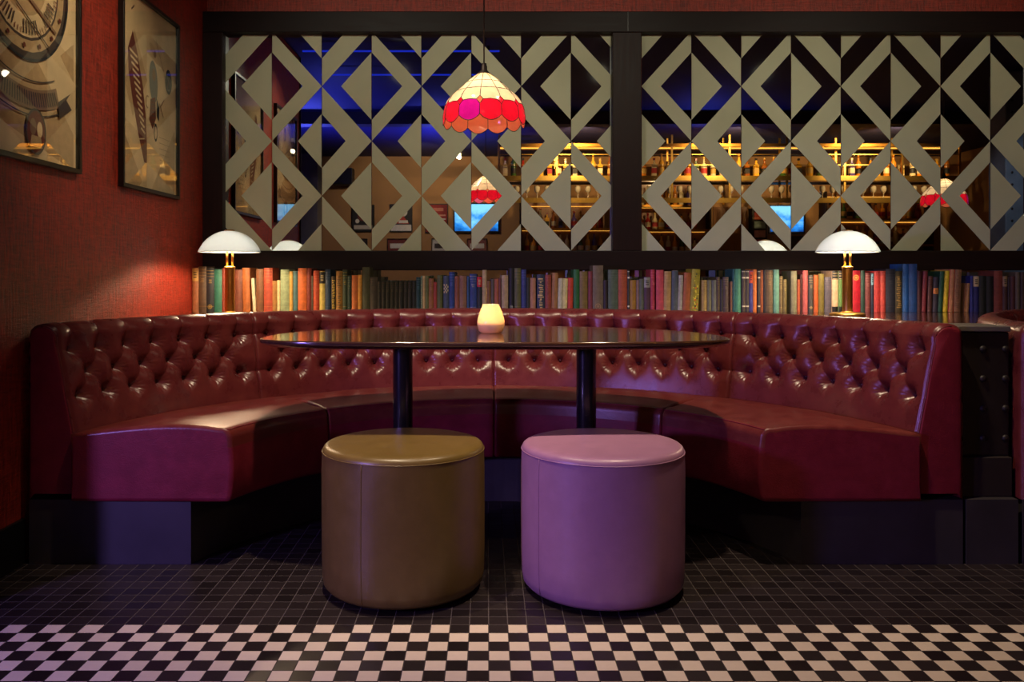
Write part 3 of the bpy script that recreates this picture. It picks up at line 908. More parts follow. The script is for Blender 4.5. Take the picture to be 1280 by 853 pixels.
(28406,28677,194,(76, 36, 42),'burgundy','',None,0),
(28691,28935,217,(96, 82, 72),'driftwood grey','',None,0),
(28949,29214,217,(60, 40, 36),'dark cocoa end','',None,0)
]

def ordinal(n):
    return ['first','second','third','fourth','fifth','sixth','seventh','eighth','ninth','tenth'][n-1]
def book(i,rec):
    x0,x1,h,c,desc,deco,dc,lean=rec
    x0/=1e4; x1/=1e4; h/=1e3
    w=x1-x0-.0004; rnd=random.Random(i*31+5)
    D=.148+rnd.random()*.014; ysp=rnd.uniform(0,.006)
    m=MB(); cv=.0022
    # cloth case: rounded spine, two boards, open at head and tail
    ns=6; prof=[]
    bul=min(.006,w*.22)
    for k in range(ns+1):
        f=k/ns; prof.append((f*w, ysp+bul*(1-sin(pi*f))))
    prof+= [(w,D),(w-cv,D)]
    inner=[(w-cv,ysp+bul+.003),(cv,ysp+bul+.003)]
    poly=prof+inner+[(cv,D),(0,D)]
    # prism of a concave outline: sides plus head/tail strips
    n=len(poly); v=[(x,y,0) for x,y in poly]+[(x,y,h) for x,y in poly]
    f=[(k,(k+1)%n,n+(k+1)%n,n+k) for k in range(n)]
    for base,flip in ((0,True),(n,False)):
        A=list(range(ns+1))
        cap=[base+k for k in A]+[base+ns+3,base+ns+4]
        f.append(tuple(reversed(cap)) if flip else tuple(cap))
        f.append(tuple(base+k for k in ((ns,ns+1,ns+2,ns+3)))); f.append(tuple(base+k for k in (0,ns+4,ns+5,ns+6)))
    m.add(v,f,0)
    sz=.003 if h>.1 else 0
    m.box(cv,w-cv,ysp+bul+.003,D-.003,sz,h-.004,1)
    def band(z0,z1,mi,f0=.02,f1=.98,lift=.0005):
        q=[]; kk=6
        for k in range(kk+1):
            ff=f0+(f1-f0)*k/kk; q.append((ff*w,ysp+bul*(1-sin(pi*ff))-lift))
        v=[(x,y,z0) for x,y in q]+[(x,y,z1) for x,y in q]
        m.add(v,[(k,k+1,kk+2+k,kk+1+k) for k in range(kk)],mi)
    cover=plain(c,.52,var=.22,scale=45); mats=[cover,plain((206,188,150),.8,var=.1,scale=60)]
    if dc: mats.append(plain(dc,.4 if deco!='s' else .5,.25 if 'b' in deco else 0,var=.15,scale=60))
    if 'b' in deco:
        for z in ((.93,.94),(.86,.868),(.80,.806),(.12,.128)): band(h*z[0],h*z[1],2)
        # short title lines
        for z in (.72,.69,.655): band(h*z,h*(z+.012),2,.25+.1*rnd.random(),.7+.05*rnd.random())
    if deco=='B':
        for z in ((.80,.835),(.12,.155),(.955,.97)): band(h*z[0],h*z[1],2)
    if deco=='B2':
        band(h*.79,h*.999,2); band(0.001,h*.13,2)
        mats.append(plain((190,170,130),.5,var=.1))
        for z in (.80,.87,.93): band(h*z,h*(z+.012),3,.08,.92,.0009)
    if deco in('T','T2','t'):
        z0,z1=(.70,.985) if deco!='T2' else (.52,.68)
        band(h*z0,h*z1,2,0,1); mats.append(plain(tuple(int(x*.45) for x in dc) if sum(dc)>300 else (190,170,120),.5,var=.1))
        for z in (.25,.45,.62): band(h*(z0+(z1-z0)*z),h*(z0+(z1-z0)*(z+.1)),3,.25,.75,.0009)
    if 'e' in deco or deco=='E':
        z=.12 if 'e' in deco else .83; cx_=w/2; R=w*.30
        a=[2*pi*k/14 for k in range(14)]
        for r0,r1 in ((R,R*.72),(R*.45,.0005)):
            v=[(cx_+r0*cos(t),ysp-.0006,h*z+r0*sin(t)) for t in a]+[(cx_+r1*cos(t),ysp-.0006,h*z+r1*sin(t)) for t in a]
            m.add(v,[(k,(k+1)%14,14+(k+1)%14,14+k) for k in range(14)],2)
    if deco=='s':
        z=.10
        while z<.88:
            dz=rnd.uniform(.012,.035); a=rnd.uniform(.12,.4); b=rnd.uniform(.55,.88)
            band(h*z,h*(z+dz),2,a,b); z+=dz+rnd.uniform(.015,.03)
    if deco=='c':
        for a in range(5):
            for b in range(4):
                if (a+b)%2==0: band(h*(.52+.05*a),h*(.57+.05*a),2,.06+.22*b,.28+.22*b)
    if deco=='f':
        mats+= [plain((214,96,40),.5,var=.1),plain((224,210,70),.5,var=.1),plain((60,74,110),.5,var=.1)]
        for k in range(30):
            a=rnd.uniform(.03,.8); z=rnd.uniform(.04,.94); band(h*z,h*(z+rnd.uniform(.015,.05)),rnd.choice((2,3,4,4,5)),a,a+rnd.uniform(.1,.2),.0005+.00003*k)
    if deco=='v':
        band(.001,h*.999,2,0,.14); band(.001,h*.999,2,.86,1)
    o=m.build('book',mats,fix=False)
    me=o.data; bm=bmesh.new(); bm.from_mesh(me); bmesh.ops.recalc_face_normals(bm,faces=bm.faces); bm.to_mesh(me); bm.free()
    o.location=(x0,4.492,.7905)
    if lean:
        o.rotation_euler=(0,radians(lean),0)
        if lean>0: o.location.z+=0; 
        o.location.z+= (w*sin(radians(lean)) if lean>0 else 0)
        o.location.x+= (-(h*sin(radians(lean)))*.35)
    return o
for i,rec in enumerate(BOOKS):
    o=book(i,rec); d=rec[4]
    pv=BOOKS[i-1][4] if i else None; nx=BOOKS[i+1][4] if i+1<len(BOOKS) else None
    if d.startswith('#'):
        k=int(d[1:]); lab='%s of nine matching short black volumes counted from the umber book'%ordinal(k)
    else:
        f=lambda q: ('matching black' if q.startswith('#') else q)
        if pv is None: lab='%s book at the red wall end of the row, beside the dark walnut one'%d
        elif nx is None: lab='%s book last visible in the row, after the %s one'%(d,f(pv))
        else: lab='%s book between the %s and %s ones'%(d,f(pv),f(nx))
    tag(o,lab,'book','books in a row on the ledge')

# ------------------------------------------------------------------ framed prints on the red wall
def framed(y0,y1,z0,z1,label,art,depth=.026):
    r=thing('framed_print',label,'picture',(WL,(y0+y1)/2,(z0+z1)/2))
    W=(y1-y0)/2; H=(z1-z0)/2; fw=.016
    m=MB()
    for a,b,c,d in ((-W,W,H-fw,H),(-W,W,-H,-H+fw),(-W,-W+fw,-H+fw,H-fw),(W-fw,W,-H+fw,H-fw)):
        m.box(.001,depth,a,b,c,d)
    m.build('frame',M['frame_black'],r,bevel=.0015)
    MB().box(.001,.008,-W+fw-.002,W-fw+.002,-H+fw-.002,H-fw+.002).build('backing_board',M['tan'],r)
    art(r,W-fw,H-fw)
    MB().box(.018,.0205,-W+fw-.001,W-fw+.001,-H+fw-.001,H-fw+.001).build('glass',M['glass_pane'],r)
    return r
PAP=[plain((240,214,168),.8,var=.14,scale=6),plain((120,60,44),.8,var=.1),plain((84,72,66),.8,var=.15),plain((150,120,92),.8,var=.1),plain((50,54,62),.8,var=.1),plain((206,176,132),.8,var=.1),plain((128,132,124),.8,var=.1),plain((226,202,160),.8,var=.1)]
class Art:
    def __init__(s,W,H): s.m=MB(); s.k=0; s.W=W; s.H=H; s.m.add([(.0085,-W,-H),(.0085,W,-H),(.0085,W,H),(.0085,-W,H)],[(0,1,2,3)],0)
    def poly(s,pts,mi):
        s.k+=1; x=.0086+.00006*s.k
        pts=clip([(u,v) for u,v in pts],-s.W,s.W,-s.H,s.H)
        if pts: s.m.add([(x,u,v) for u,v in pts],[tuple(range(len(pts)))],mi)
    def ell(s,c,a,b,mi,rot=0,n=28):
        s.poly([(c[0]+a*cos(t)*cos(rot)-b*sin(t)*sin(rot),c[1]+a*cos(t)*sin(rot)+b*sin(t)*cos(rot)) for t in (2*pi*k/n for k in range(n))],mi)
    def arcband(s,c,r0,r1,a0,a1,mi,n=24,sq=1):
        for k in range(n):
            p=a0+(a1-a0)*k/n; q=a0+(a1-a0)*(k+1)/n
            s.k+=0; x=.0086+.00006*(s.k+1)
            P=[(c[0]+r0*cos(p),c[1]+sq*r0*sin(p)),(c[0]+r1*cos(p),c[1]+sq*r1*sin(p)),(c[0]+r1*cos(q),c[1]+sq*r1*sin(q)),(c[0]+r0*cos(q),c[1]+sq*r0*sin(q))]
            P=clip(P,-s.W,s.W,-s.H,s.H)
            if P: s.m.add([(x,u,v) for u,v in P],[tuple(range(len(P)))],mi)
        s.k+=1
    def line(s,a,b,w,mi):
        dx,dy=b[0]-a[0],b[1]-a[1]; l=sqrt(dx*dx+dy*dy); nx,ny=-dy/l*w/2,dx/l*w/2
        s.poly([(a[0]+nx,a[1]+ny),(b[0]+nx,b[1]+ny),(b[0]-nx,b[1]-ny),(a[0]-nx,a[1]-ny)],mi)
    def scribble(s,c,w,h,rows,mi,seed=1):
        R=random.Random(seed)
        for k in range(rows):
            z=c[1]+h/2-h*k/max(1,rows-1); x=c[0]-w/2
            while x<c[0]+w/2:
                l=R.uniform(.006,.018); s.line((x,z),(min(x+l,c[0]+w/2),z+R.uniform(-.001,.001)),.0028,mi); x+=l+.005
    def done(s,r): s.m.build('print',PAP,r,fix=False)
def art_canoe(r,W,H):
    # coordinates: u along the wall (towards the mirrors +), v up. proportions measured on the print
    a=Art(W,H)
    a.poly([(-.30,.05),(-.18,.28),(-.04,.08),(-.2,-.12)],5); a.poly([(.0,-.44),(.30,-.1),(.30,-.44)],5)
    a.poly([(-.29,-.44),(-.29,-.20),(-.1,-.40),(-.14,-.44)],5)
    # slender craft with ladder ribs
    hull=[(-.20,.27),(-.145,.17),(-.09,.04),(-.055,-.10),(-.045,-.22),(-.045,-.31),(-.075,-.31),(-.135,-.20),(-.20,-.05),(-.245,.08),(-.25,.18)]
    a.poly(hull,1)
    for k in range(13):
        z=.17-.028*k; c=-.188+.0085*k; w=.046-.0018*k; a.line((c-w,z+.010),(c+w*.8,z-.010),.011,0)
    a.line((-.135,-.21),(-.075,-.20),.006,0); a.line((-.06,-.29),(-.075,-.17),.004,3)
    # figure with patterned coat
    a.ell((.03,.09),.05,.10,6,.1); a.ell((.035,.125),.02,.03,3)
    a.poly([(-.005,.0),(.05,.02),(.06,-.08),(.02,-.14),(-.02,-.10)],1)
    for k in range(7): a.line((-.008+.003*k,-.005-.018*k),(.05,.0-.018*k),.004,2)
    a.poly([(.065,.02),(.10,-.02),(.095,-.09),(.07,-.07)],4); a.line((.10,.0),(.15,-.06),.006,1); a.line((.12,-.01),(.16,.03),.005,1)
    a.arcband((.055,-.15),.014,.020,0,2*pi,4,20,2.2)
    a.arcband((-.04,-.02),.018,.022,1,5,3,14,1.4)
    # round dark medallion
    a.ell((.215,.13),.042,.062,4); a.arcband((.215,.13),.026,.031,0,2*pi,6,20,1.5); a.line((.2,.10),(.23,.16),.005,1); a.line((.2,.15),(.235,.12),.004,6)
    # wing like sketch and writing
    for k in range(6): a.line((.06+.022*k,.30-.03*k),(.075+.024*k,.26-.032*k),.003,3)
    for k in range(5): a.arcband((.0,.20),.03+.008*k,.032+.008*k,.3,1.9,3,8)
    a.ell((.045,.225),.012,.018,3); a.line((-.22,.36),(-.19,.385),.008,2)
    a.scribble((.16,-.22),.13,.11,5,3,4)
    a.done(r)
def art_dial(r,W,H):
    a=Art(W,H)
    a.poly([(-.3,-.12),(-.05,.0),(.3,-.30),(.3,-.44),(-.3,-.30)],5); a.poly([(.30,.05),(.2,-.02),(.30,-.1)],5)
    a.poly([(-.30,-.44),(-.30,-.36),(-.16,-.44)],3)
    # great tilted oval dial
    c=(-.05,.20)
    a.ell(c,.30,.29,2); a.ell(c,.275,.265,5); a.ell(c,.235,.225,2); a.ell(c,.225,.215,0); a.ell(c,.15,.14,5)
    for k in range(72):
        t=2*pi*k/72
        if k%9<6: a.line((c[0]+.165*cos(t),c[1]+.157*sin(t)),(c[0]+.215*cos(t),c[1]+.205*sin(t)),.006,2)
        else: a.line((c[0]+.20*cos(t),c[1]+.19*sin(t)),(c[0]+.22*cos(t),c[1]+.21*sin(t)),.004,1)
    for k in range(16):
        t=2*pi*k/16; a.ell((c[0]+.256*cos(t),c[1]+.246*sin(t)),.009,.009,1,0,10)
    a.arcband(c,.288,.298,0,2*pi,4,48); a.poly([(.02,.30),(.05,.32),(.035,.24),(.06,.2),(.03,.21)],4)
    a.line((-.1,.16),(.16,.05),.012,3); a.line((-.12,.10),(.12,-.02),.006,2)
    # ribbon banner with lettering strokes
    a.arcband((-.04,.34),.53,.60,radians(238),radians(292),3,20); a.arcband((-.04,.34),.50,.505,radians(238),radians(292),2,20); a.arcband((-.04,.34),.62,.625,radians(238),radians(292),2,20)
    for k in range(34):
        t=radians(240+1.5*k); a.line((-.04+.54*cos(t),.34+.54*sin(t)),(-.04+.59*cos(t+.01),.34+.59*sin(t+.01)),.006,2)
    a.poly([(.17,-.20),(.26,-.15),(.23,-.18),(.27,-.21),(.18,-.26)],2)
    # oval medallion with two heads
    a.ell((.02,-.335),.066,.082,2); a.ell((.02,-.335),.057,.073,1); a.ell((.0,-.32),.02,.03,3); a.ell((.043,-.325),.018,.028,0); a.poly([(-.02,-.39),(.06,-.39),(.05,-.35),(-.01,-.35)],5)
    a.done(r)
framed(3.607,4.272,1.380,2.277,'tall framed print of a slender boat with ladder ribs, near the mirrors',art_canoe)
framed(2.572,3.237,1.387,2.284,'tall framed print of a large round dial over an oval medallion',art_dial)

# ------------------------------------------------------------------ the far side of the room, seen in the mirrors
def poster(x,z,w,h,base,label,shapes,name='poster',group=None):
    r=thing(name,label,'poster',(x,-3.62,z))
    m=MB()
    for a,b,c,d in ((-w/2,w/2,h/2-.012,h/2),(-w/2,w/2,-h/2,-h/2+.012),(-w/2,-w/2+.012,-h/2+.012,h/2-.012),(w/2-.012,w/2,-h/2+.012,h/2-.012)): m.box(a,b,.001,.022,c,d)
    m.build('frame',M['frame_black'],r)
    p=MB(); p.add([(-w/2,.01,-h/2),(w/2,.01,-h/2),(w/2,.01,h/2),(-w/2,.01,h/2)],[(0,1,2,3)],0)
    cols=[plain(base,.6,var=.1,scale=12)]
    for k,(pts,c) in enumerate(shapes):
        cols.append(plain(c,.6,var=.08)); p.add([(u*w,.011+.0004*k,v*h) for u,v in pts],[tuple(range(len(pts)))],k+1)
    p.build('sheet',cols,r,fix=False)
    return r
def circ(cx_,cz,a,b,n=16): return [(cx_+a*cos(2*pi*k/n),cz+b*sin(2*pi*k/n)) for k in range(n)]
def rc(x0,x1,z0,z1): return [(x0,z0),(x1,z0),(x1,z1),(x0,z1)]
W_=(226,222,214)
poster(-1.96,1.87,.36,.43,(34,30,34),'dark poster with a row of pale dots, reflected between the etched diamonds',[(rc(-.4,.4,-.4,-.25),(200,190,180)),(circ(0,.1,.25,.2),(120,60,50)),(circ(-.25,-.1,.09,.08),W_)])
poster(-1.36,1.875,.36,.44,(28,26,32),'dark poster with a pale figure above a pale block, reflected beside the red poster',[(rc(-.45,.45,-.46,-.24),W_),(circ(.02,.2,.26,.16),W_),([(-.4,-.2),(.35,-.2),(.05,.12)],(190,60,50)),(circ(.05,.22,.14,.08),(28,26,32)),(rc(-.1,.3,-.18,-.08),W_)])
poster(-.80,1.87,.36,.46,(150,26,26),'red poster reflected beside the blue screen',[(rc(.05,.4,-.05,.0),W_),(rc(.1,.4,.08,.13),(220,150,130)),(rc(-.35,.1,-.4,-.2),(190,60,50)),(rc(-.3,.3,.25,.36),(200,120,100))])
for x,c,lab in ((-2.05,(60,50,46),'lower brown poster reflected under the dotted poster'),(-1.42,(120,50,44),'lower russet poster reflected under the figure poster'),(-.72,(200,196,190),'lower pale poster reflected under the red poster'),(-.16,(150,90,80),'lower mixed pink poster reflected under the blue screen')):
    poster(x,1.36,.32,.38,c,lab,[(rc(-.35,.35,.1,.3),W_ if sum(c)<500 else (60,50,50)),(circ(-.1,-.15,.2,.15),(60,60,90))])
poster(5.0,1.42,.40,.34,(60,40,38),'small framed picture of red leaves reflected over the second lamp',[(circ(-.1,.0,.25,.3),(150,50,40)),([(-.4,-.3),(.1,.35),(.3,-.3)],(190,170,160))])
def screen(x,z,w,h,label):
    r=thing('wall_screen',label,'television',(x,-3.62,z))
    MB().box(-w/2-.025,w/2+.025,.001,.045,-h/2-.03,h/2+.025).build('bezel',M['black'],r,bevel=.004)
    t=NT('screen_picture'); co=t.coord((1.5,1,2.2)); n=t.noise(co,3,5,.6)
    sp=t.n.new('ShaderNodeSeparateXYZ'); tc=t.n.new('ShaderNodeTexCoord'); t.link(tc.outputs['Generated'],sp.inputs[0])
    g=t.math('MULTIPLY_ADD',n,.9,t.math('MULTIPLY',sp.outputs[2],.45))
    c=t.ramp(g,[(.35,lin((16,60,130))),(.58,lin((40,130,220))),(.8,lin((130,205,255)))])
    e=t.new('ShaderNodeEmission'); t.link(c,e.inputs[0]); e.inputs[1].default_value=1.7; t.link(e.outputs[0],t.out.inputs[0])
    MB().box(-w/2,w/2,.045,.047,-h/2,h/2).build('screen',t.m,r)
screen(-.17,1.88,.68,.42,'glowing blue wall screen reflected below the pendant reflection')
screen(4.72,1.86,.52,.40,'second glowing blue wall screen reflected beyond the bar bottles')
# loudspeaker
r=thing('wall_speaker','black wall loudspeaker high on the tan wall, seen in the mirror','loudspeaker',(-2.25,-3.62,2.5))
MB().box(-.16,.16,.02,.24,-.12,.14).build('cabinet',M['black'],r,bevel=.01)
MB().lathe([(.085,0),(.07,-.02),(.02,-.03)],24,cap1=True,c=(0,0,0)).build('cone',M['black_gloss'],r).rotation_euler=(-pi/2,0,0)
r.children[1].location=(0,.243,0)
MB().box(-.03,.03,0,.03,-.03,.05).build('bracket',M['black'],r)
# track spotlights
r=thing('lighting_track','black ceiling track with three lit spotlights, seen in the mirror','spotlight track',(-.42,-2.7,CEIL))
MB().box(-.02,.02,-.35,.45,-.03,-.001).build('track',M['black'],r)
for k,y in enumerate((-.25,.05,.35)):
    MB().tube([(0,y,-.03),(0,y,-.075)],.008,8).build('stem',M['black'],r)
    h=MB().lathe([(.018,.0),(.034,.01),(.036,.09),(.033,.092)],20,cap0=True); h.lathe([(.032,.086),(.0005,.0861)],20,mi=1)
    o=h.build('lamp_head',[M['black'],emis((255,226,170),40)],r); o.location=(0,y,-.075); o.rotation_euler=(-2.2,0,0)
    o.rotation_euler=(radians(-118),0,0)
# grey pillar; a dark panel stands in for the unlit opening beside it
MB().box(-2.92,-2.62,-3.62,-3.3,0,CEIL).build('pillar',M['grey'],kind='structure')
MB().box(-4.6,-2.94,-3.615,-3.58,0,2.3).build('dark_opening_panel',plain((26,22,24),.5,var=.1),kind='structure')
# padded column with studs
r=thing('studded_column','blue grey padded column with rows of studs, reflected at the end of the mirror','column',(4.98,1.8,0))
MB().box(-.26,.26,-.13,.13,0,CEIL-.003).build('padding',plain((104,112,128),.6,var=.25,scale=4),r,bevel=.01)
for k in range(14):
    for s in (-.2,.16):
        b=MB().lathe([(.0004,.006),(.008,.005),(.013,.0)],10); b.v=[(v[0]+s,.1295+v[2],v[1]+1.15+.11*k) for v in b.v]; b.build('stud',M['lead'],r)

# hanging bar gantry with bottles
GY=-1.72
g=thing('bar_gantry','long brass bottle gantry hanging over the bar, reflected in both mirrors','shelving',(0,GY,0))
GX0,GX1=.16,6.3
def gbox(n,a,b,c,d,e,f,m): return MB().box(a,b,c,d,e,f).build(n,m,g)
gbox('top_rail',GX0,GX1,-.17,-.13,2.69,2.73,M['brass_dim']); gbox('top_rail',GX0,GX1,.13,.17,2.69,2.73,M['brass_dim'])
gbox('shelf_board',GX0,GX1,-.17,.17,2.27,2.295,M['brass_dim']); gbox('shelf_edge',GX0,GX1,.17,.18,2.235,2.30,M['brass'])
gbox('lower_board',GX0,GX1,-.17,.17,1.985,2.0,M['brass_dim']); gbox('lower_edge',GX0,GX1,.17,.18,1.94,2.005,M['brass'])
for z in (2.44,2.58): gbox('guard_rail',GX0,GX1,.155,.165,z,z+.01,M['brass'])
gbox('glass_rack',GX0,GX1,-.15,.15,2.215,2.222,M['lead'])
for k in range(9):
    x=GX0+(GX1-GX0)*k/8
    gbox('upright',x-.012,x+.012,.13,.155,1.94,CEIL-.001,M['brass']); gbox('upright',x-.012,x+.012,-.155,-.13,1.94,CEIL-.001,M['brass'])
gbox('light_strip',GX0,GX1,.06,.075,2.675,2.69,emis((255,180,70),2.2)); gbox('light_strip',GX0,GX1,.10,.12,1.975,1.985,emis((255,180,70),1.6))
BOT=[]
def bottle_mesh(kind):
    K={'tall':[(.036,0),(.037,.008),(.037,.17),(.034,.195),(.016,.225),(.0135,.29),(.015,.292),(.015,.31)],
       'round':[(.040,0),(.044,.02),(.046,.10),(.042,.14),(.028,.17),(.014,.19),(.0135,.24),(.017,.242),(.017,.268)],
       'square':[(.042,0),(.043,.006),(.043,.15),(.038,.165),(.016,.18),(.015,.22),(.019,.222),(.019,.25)]}[kind]
    n=4 if kind=='square' else 12
    mis=[0]*len(K)
    mis[-2]=2; mis[-3]=2
    m=MB(); m.lathe(K,n,mis=mis,cap0=True,cap1=True,smooth=kind!='square')
    R=max(r for r,_ in K)+.0008; m.lathe([(R,.045),(R,.115)],n,mi=1,smooth=kind!='square')
    return m
def bglass(c):
    t=NT('bottle_glass'); t.pbr(lin(c),.16,0,coat=.3); return t.m
BG=[bglass(c) for c in ((214,130,34),(140,76,24),(66,92,40),(220,200,150),(150,34,28),(90,70,130),(226,164,50))]
BL=[plain(c,.6,var=.1) for c in ((226,206,160),(30,26,24),(190,150,70),(170,40,36))]
BC_=[plain(c,.4,var=.1) for c in ((30,26,26),(190,150,70),(140,30,28))]
COLN=['amber','dark brown','green','pale','red','violet','golden']
protos={}
def bottle(x,y,z,rnd,label,group):
    ci=rnd.choice((0,0,1,1,2,3,3,4,5,6,6)); k=rnd.choice(('tall','tall','round','square')); li=rnd.randrange(4); cc=rnd.randrange(3)
    key=(ci,k,li,cc)
    if key not in protos:
        o=bottle_mesh(k).build('bottle',[BG[ci],BL[li],BC_[cc]]); protos[key]=o
    else:
        o=protos[key].copy(); COL.objects.link(o)
    o.location=(x,y,z); o.rotation_euler=(0,0,pi/4 if k=='square' else 0)
    tag(o,label%COLN[ci],'bottle',group)
NUM=['first','second','third','fourth','fifth','sixth','seventh','eighth','ninth','tenth','eleventh','twelfth','thirteenth','fourteenth','fifteenth','sixteenth','seventeenth','eighteenth','nineteenth','twentieth']
TENS={2:'twenty',3:'thirty',4:'forty',5:'fifty',6:'sixty',7:'seventy'}
def nth(k):
    if k<20: return NUM[k]
    a,b=divmod(k+1,10)
    return (TENS[a][:-1]+'ieth') if b==0 else TENS[a]+'-'+NUM[b-1]
rr_=random.Random(3)
for k in range(52):
    bottle(GX0+.09+k*.116+rr_.uniform(-.015,.015),GY+rr_.uniform(.02,.1),2.296,rr_,'%s bottle, '.replace('%s','%s')+nth(k)+' along the upper brass gantry shelf','bottles on the gantry shelf')
# stemmed glasses along the lower gantry shelf
def glass_mesh():
    return MB().lathe([(.034,0),(.034,.003),(.006,.008),(.0045,.07),(.02,.085),(.036,.11),(.038,.14),(.034,.175)],14,cap0=True)
GLM=bglass((170,160,140)); gp=None
for k in range(44):
    x=GX0+.10+k*.137
    if gp is None: o=gp=glass_mesh().build('wine_glass',GLM)
    else: o=gp.copy(); COL.objects.link(o)
    o.location=(x,GY+.05,2.001); tag(o,'stemmed glass, '+nth(k)+' along the lower brass gantry shelf','glass','stemmed glasses on the gantry')
# back bar units against the tan wall
def backbar(x0,x1,zs,label):
    r=thing('back_bar_unit',label,'shelving',((x0+x1)/2,-3.62,0)); w=(x1-x0)/2
    MB().box(-w,w,.001,.015,.0,zs[-1]+.42).build('back_panel',M['wood_mid'],r)
    for z in zs:
        MB().box(-w,w,.015,.27,z-.025,z).build('shelf_board',M['wood_dark'],r); MB().box(-w,w,.27,.276,z-.03,z+.004).build('shelf_edge',M['brass_dim'],r)
        MB().box(-w+.03,w-.03,.03,.04,z+.35,z+.36).build('light_strip',emis((255,176,70),1.6),r)
    for s in (-1,1): MB().box(s*w-.012,s*w+.012,.001,.27,0,zs[-1]+.42).build('side_panel',M['wood_dark_v'],r)
backbar(.52,1.98,(1.32,1.70),'back bar shelves reflected behind the first mirror post')
backbar(2.20,3.46,(1.30,1.68,2.06),'back bar shelves full of bottles reflected beyond the post')
backbar(5.25,6.9,(1.45,1.85),'back bar shelves reflected over the second lamp')
for x0,x1,zs,nm in ((.52,1.98,(1.32,1.70),'first'),(2.20,3.46,(1.30,1.68,2.06),'second'),(5.25,6.9,(1.45,1.85),'third')):
    for zi,z in enumerate(zs):
        n=int((x1-x0-.16)/.105)
        for k in range(n):
            bottle(x0+.10+k*.105,-3.62+rr_.uniform(.10,.18),z+.001,rr_,'%s bottle, '+nth(k)+' on the '+('lowest','middle' if len(zs)>2 else 'upper','top')[zi]+' shelf of the '+nm+' back bar unit','bottles on the back bar')
tag(MB().box(3.56,4.1,-3.615,-3.57,0,2.05).build('bar_door',M['wood_mid'],bevel=.004),'plain brown wooden door beside the back bar, seen in the mirror','door')
r=thing('drinks_fridge','narrow glass-front fridge with pink and red packets reflected beside the second screen','fridge',(4.24,-3.62,0))
MB().box(-.115,.115,.001,.20,0,2.02).build('cabinet',M['black'],r,bevel=.005)
for k,c in enumerate(((190,60,50),(210,150,140),(160,180,170),(190,70,60))):
    MB().box(-.085,.085,.2005,.215,1.42+.14*k,1.53+.14*k).build('packet',plain(c,.5,var=.2,scale=20),r)
MB().box(-.115,.115,.216,.222,.95,1.98).build('door_pane',M['glass_pane'],r)
# blue neon lines on the ceiling
for k,(x0,x1,y,z) in enumerate(((-1.5,.1,1.98,2.79),(-1.5,.1,2.74,2.80))):
    o=MB().box(x0,x1,y,y+.012,z,z+.012); 
    r=thing('neon_tube',('thin blue neon tube under the ceiling farther from the mirrors','thin blue neon tube under the ceiling nearer the mirrors')[k],'light',(0,0,0))
    o.build('tube',emis((40,60,255),.5),r)
    for x in (x0+.1,x1-.1): MB().box(x,x+.02,y,y+.012,z+.012,CEIL).build('hanger',M['black'],r)

# ------------------------------------------------------------------ lights
def aim(o,tgt):
    d=Vector(tgt)-o.location; o.rotation_euler=d.to_track_quat('-Z','Y').to_euler()
def light(kind,name,loc,power,col,tgt=None,**kw):
    l=bpy.data.lights.new(name,kind); l.energy=power; l.color=col
    for k,v in kw.items(): setattr(l,k,v)
    o=bpy.data.objects.new(name,l); COL.objects.link(o); o.location=loc
    if tgt: aim(o,tgt)
    return o
WARM=(1,.70,.42); SOFT=(1,.78,.52); VIO=(.38,.24,1.0)
for i,(x,y) in enumerate(LAMPS):
    for dx in (-.042,.042): light('POINT','lamp_bulb_light',(x+dx,y,.79+.362),8.5,WARM,shadow_soft_size=.014)
for i,(x,y,z) in enumerate(PEND): light('POINT','pendant_bulb_light',(x,y,z+.10),1.0,(1,.80,.58),shadow_soft_size=.016)
light('POINT','candle_light',(-.002,3.126,TH+.086),.4,(1,.66,.32),shadow_soft_size=.006)
# ceiling spots over the booth and in front of it
light('SPOT','ceiling_spot_light',(-.55,2.5,2.80),190,SOFT,(-.4,3.2,.5),spot_size=radians(62),spot_blend=.8,shadow_soft_size=.035)
light('SPOT','ceiling_spot_light',(.75,2.5,2.80),175,SOFT,(.8,3.2,.5),spot_size=radians(76),spot_blend=.8,shadow_soft_size=.035)
light('SPOT','floor_spot_light',(-.38,1.85,2.80),50,SOFT,(-.42,1.75,0),spot_size=radians(50),spot_blend=.5,shadow_soft_size=.03)
light('SPOT','floor_spot_light',(.12,1.6,2.80),35,(1,.75,.52),(.35,1.6,0),spot_size=radians(76),spot_blend=.8,shadow_soft_size=.03)
light('SPOT','picture_spot_light',(-.30,2.75,2.80),80,(1,.8,.5),(-1.6,3.35,1.85),spot_size=radians(50),spot_blend=.9,shadow_soft_size=.02)
light('SPOT','amber_spot_light',(-2.5,.5,2.3),60,(1,.74,.38),(-.42,2.5,.30),spot_size=radians(19),spot_blend=.7,shadow_soft_size=.03)
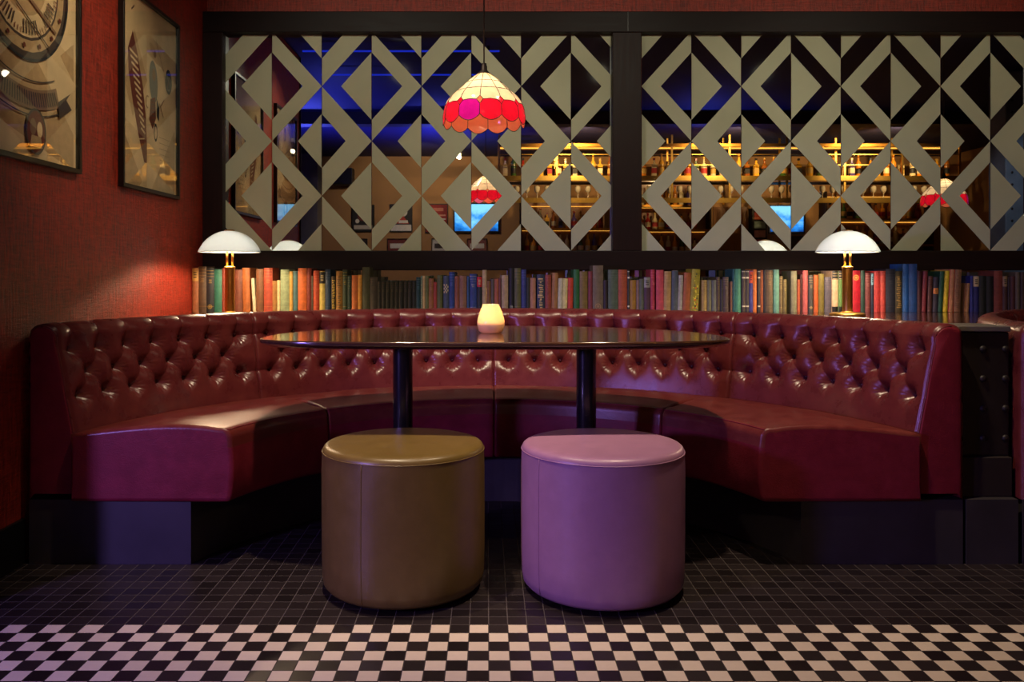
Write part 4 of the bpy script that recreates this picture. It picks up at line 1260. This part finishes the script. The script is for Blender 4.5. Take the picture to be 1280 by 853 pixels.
# unseen spots added to brighten the etched mirror patterns
for x,p,tx in ((-.747,58,-.45),(.964,50,.95),(2.36,48,2.45)):
    light('SPOT','added_wash_light',(x,2.35,2.72),p,(1,.92,.70),(tx,4.74,1.62),spot_size=radians(74),spot_blend=.8,shadow_soft_size=.03)
# violet glow from beyond the end of the red wall
light('SPOT','violet_light',(-2.8,.3,1.12),270,VIO,(-.25,2.95,-.08),spot_size=radians(56),spot_blend=.85,shadow_soft_size=.13)
# far room
light('SPOT','added_column_light',(4.2,3.2,2.8),40,(.8,.88,1.0),(5.0,1.9,1.6),spot_size=radians(40),spot_blend=.6,shadow_soft_size=.03)  # unseen spot added to lift the dark studded column
light('SPOT','bar_light',(-1.0,-1.9,2.72),45,SOFT,(-1.0,-3.6,1.8),spot_size=radians(110),spot_blend=.6,shadow_soft_size=.03)
for x in (1.2,3.2,5.2): light('SPOT','bar_light',(x,-.7,2.75),120,(1,.66,.3),(x,-2.6,2.1),spot_size=radians(100),spot_blend=.6,shadow_soft_size=.02)
for x,y,p in ((-1.6,.9,26),(-.6,-1.2,110),(-2.2,-.6,110),(2.6,-.4,22)): light('SPOT','ceiling_blue_light',(x,y,2.2),p,(.08,.1,1.0),(x,y,2.8),spot_size=radians(160),spot_blend=.5,shadow_soft_size=.04)
w=bpy.data.worlds.new('world'); SC.world=w; w.use_nodes=True
w.node_tree.nodes['Background'].inputs[0].default_value=(.35,.3,.33,1); w.node_tree.nodes['Background'].inputs[1].default_value=.0
# ------------------------------------------------------------------ camera
cam=bpy.data.cameras.new('camera'); co=bpy.data.objects.new('camera',cam); COL.objects.link(co); SC.camera=co
co.location=(0,0,1.0); co.rotation_euler=(pi/2,0,0)
cam.sensor_width=36; cam.lens=1036/1280*36
cam.shift_x=31/1280; cam.shift_y=-84.5/1280; cam.clip_start=.02
vs=SC.view_settings; vs.view_transform='Standard'; vs.look='None'; vs.exposure=0; vs.gamma=1
try: vs.use_curve_mapping=False
except Exception: pass
SC.cycles.max_bounces=10; SC.cycles.transparent_max_bounces=12
SC.cycles.use_denoising=True
